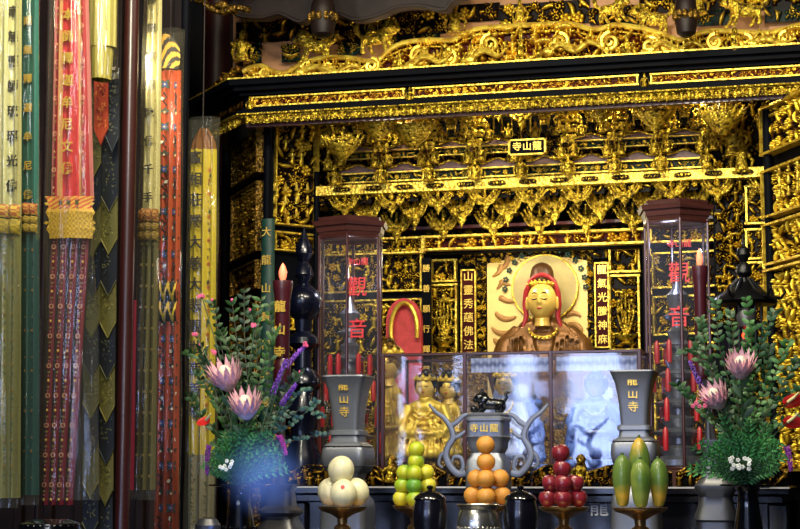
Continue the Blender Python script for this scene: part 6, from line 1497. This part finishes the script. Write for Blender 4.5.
for k,(px,py,v) in enumerate(((214,352,VL),(196,336,VL),(201,296,VL),(254,326,VL),(218,398,VL))):
    if k==4: continue
    cluster(['pink bud cluster beside the upper branches over the left protea','pink bud cluster at the outer left of the left bouquet','reddish bud at the top left tip of the left bouquet','pink bud near the candle in the left bouquet'][k],px,py,-.02,v,'#e0608c',3,2.5,'pink_blossom')
def anthurium(label,px,py,w,rot,v):
    Y=YV-.1; s=mpp(px,py,Y); q=at(px,py,Y); root=thing('anthurium',label,'flower',q); w*=s
    P=[];N=28
    mb=MB(); V=[(0,0,0)];Fs=[]
    for k in range(N): t=2*PI*k/N; r=w*(.62+.38*math.cos(t))*(1 if abs(t-PI)>.4 else .8)+w*.12; V.append((r*math.cos(t)*1.0,-.25*r*math.sin(t)-.1*w*math.cos(2*t),r*math.sin(t)*.55+.06*w*math.cos(t)))
    for k in range(N): Fs.append((0,1+k,1+(k+1)%N))
    mb.col=lin('#d8201c'); mb.add(np.array(V)@roty(rot).T,Fs); mb.build('spathe','fruit_vcol',root)
    mb=MB(); mb.col=lin('#f0dc9a'); mb.tube([(0,-.01,0),(w*.4,-.03,w*.25),(w*.75,-.04,w*.6)],[.006,.006,.003],8); mb.build('spadix','petal_vcol',root)
    mb=MB(); stem_to(mb,vase_mouth(v)-q,(0,0,0)); mb.build('stalk','leaf_vcol',root)
anthurium('upper red anthurium with cream spadix at the right edge',788,402,15,-.15,VR)
anthurium('lower red anthurium with cream spadix at the right edge',788,422,14,.1,VR)
anthurium('dark red anthurium half hidden at the left of the left bouquet',207,420,10,2.9,VL)
# ------------------------------------------------------------------ blue smoke, its glow put in as emission
m=bpy.data.materials.new('smoke'); m.use_nodes=True; nt=m.node_tree; nt.nodes.clear(); MATS['smoke']=m
out=nt.nodes.new('ShaderNodeOutputMaterial'); vp=nt.nodes.new('ShaderNodeVolumePrincipled'); vp.inputs['Color'].default_value=(.25,.42,1,1)
tc=nt.nodes.new('ShaderNodeTexCoord'); ln_=nt.nodes.new('ShaderNodeVectorMath'); ln_.operation='LENGTH'; nt.links.new(tc.outputs['Object'],ln_.inputs[0])
mr=nt.nodes.new('ShaderNodeMapRange'); mr.interpolation_type='SMOOTHERSTEP'; mr.inputs[1].default_value=0; mr.inputs[2].default_value=1; mr.inputs[3].default_value=1; mr.inputs[4].default_value=0; nt.links.new(ln_.outputs['Value'],mr.inputs[0])
ns=nt.nodes.new('ShaderNodeTexNoise'); ns.inputs['Scale'].default_value=2.2; ns.inputs['Detail'].default_value=2; nt.links.new(tc.outputs['Object'],ns.inputs['Vector'])
m2=nt.nodes.new('ShaderNodeMath'); m2.operation='MULTIPLY'; nt.links.new(mr.outputs[0],m2.inputs[0]); nt.links.new(ns.outputs['Fac'],m2.inputs[1])
m3=nt.nodes.new('ShaderNodeMath'); m3.operation='MULTIPLY'; m3.inputs[1].default_value=4.5; nt.links.new(m2.outputs[0],m3.inputs[0]); nt.links.new(m3.outputs[0],vp.inputs['Density']); 
vp.inputs['Emission Color'].default_value=(.14,.3,1,1); em=nt.nodes.new('ShaderNodeMath'); em.operation='MULTIPLY'; em.inputs[1].default_value=2.8; nt.links.new(m2.outputs[0],em.inputs[0]); nt.links.new(em.outputs[0],vp.inputs['Emission Strength'])
nt.links.new(vp.outputs[0],out.inputs['Volume'])
mb=MB(); mb.ell((0,0,0),1,24,16); o=mb.build('glowing_smoke','smoke',None,at(264,474,6.4)); o.scale=(.2,.2,.2); tag(o,'soft blue smoke with an added glow before the left flower vase','smoke',kind='stuff')
# ------------------------------------------------------------------ light
sc.view_settings.view_transform='Standard'; sc.view_settings.exposure=0
sc.cycles.use_denoising=True; sc.cycles.max_bounces=8; sc.cycles.transparent_max_bounces=16; sc.cycles.sample_clamp_indirect=4
w=bpy.data.worlds.new('world'); sc.world=w; w.use_nodes=True; w.node_tree.nodes['Background'].inputs[0].default_value=(.10,.14,.3,1); w.node_tree.nodes['Background'].inputs[1].default_value=.18
def area(name,loc,tgt,size,power,col,sy=None):
    l=bpy.data.lights.new(name,'AREA'); l.energy=power; l.color=col; l.size=size
    if sy: l.shape='RECTANGLE'; l.size_y=sy
    o=bpy.data.objects.new(name,l); COL.objects.link(o); o.location=[float(q) for q in loc]
    o.rotation_euler=(Vector([float(q) for q in tgt])-o.location).to_track_quat('-Z','Y').to_euler(); return o
def point(name,loc,power,col,r=.05):
    l=bpy.data.lights.new(name,'POINT'); l.energy=power; l.color=col; l.shadow_soft_size=r
    o=bpy.data.objects.new(name,l); COL.objects.link(o); o.location=[float(q) for q in loc]; return o
def spot(name,loc,tgt,power,col,ang,r=.05,blend=.5):
    l=bpy.data.lights.new(name,'SPOT'); l.energy=power; l.color=col; l.shadow_soft_size=r; l.spot_size=math.radians(ang); l.spot_blend=blend
    o=bpy.data.objects.new(name,l); COL.objects.link(o); o.location=[float(q) for q in loc]
    o.rotation_euler=(Vector([float(q) for q in tgt])-o.location).to_track_quat('-Z','Y').to_euler(); return o
WARM=(1,.9,.66)
cx=xp(560,10)
# warm lights inferred in front of the shrine, multiplied for highlights on gold
for i,(dx,z,e) in enumerate(((-2.2,4.6,34),(-.9,5.0,85),(.5,4.7,110),(1.7,5.0,90))):
    area('hall_lamp',(cx+dx,5.8,z),(cx+dx*.75,10.5,3.2),.25,e,WARM)
spot('spot_low',(cx-1.2,6.2,3.2),(cx-.3,10.8,2.9),60,WARM,50,.08)
spot('spot_low',(cx+1.2,6.0,3.4),(cx+.8,10.8,2.9),60,WARM,50,.08)
# lamps tucked behind the cornice lighting the canopy and the deity
for px in (400,500,600,700): point('cornice_lamp',(xp(px,10.35),10.3,zy(100,10.3)),7,(1,.85,.55),.04)
for px in (500,575): point('alcove_lamp',at(px,256,10.75),6,(1,.9,.66),.05)
point('case_lamp',(xp(597,9.2),9.22,zT+.5),1.1,(.35,.5,1),.04); point('case_lamp',(xp(510,9.2),9.2,zT+.52),.7,(.5,.6,1),.04)
point('cabinet_fill',(T1.location[0]+.05,T1.location[1]-.1,T1.location[2]+1.15),3.5,(.85,.85,1),.03); point('cabinet_fill',(T2.location[0]-.05,T2.location[1]-.1,T2.location[2]+1.25),4.5,(.6,.7,1),.03)  # unseen cool fills added inside both cabinets to imitate bluish reflections
# cool daylight from the temple front, split into strips added for reflected streaks
for k,(x,w_,e) in enumerate(((-7.2,.5,60),(-5.9,.9,110),(-4.6,.3,36),(-3.6,.7,80),(-2.2,.4,45),(-.9,.6,55))): area('front_daylight',(x,-6,2.6+.15*(k%3)),(x*.4,9,1.6),w_,e,(.45,.58,1),2.6)
area('hall_fill',(-1.5,1.5,4.2),(-1.8,7,1.6),1.2,75,(.88,.92,1))  # unseen fill light added to brighten the bouquets
# warm lamp over the banners on the left
area('banner_lamp',at(40,-260,4.6),at(60,200,6.2),.5,38,(1,.94,.62))
area('hall_fill',(-.9,-.4,2.3),at(100,400,6.3),.7,22,(1,.93,.8))  # unseen warm fill added behind the camera for the lower banners
# blue lamp low on the left
spot('blue_lamp',at(330,640,6.0),at(262,470,6.9),26,(.2,.35,1),50,.05)
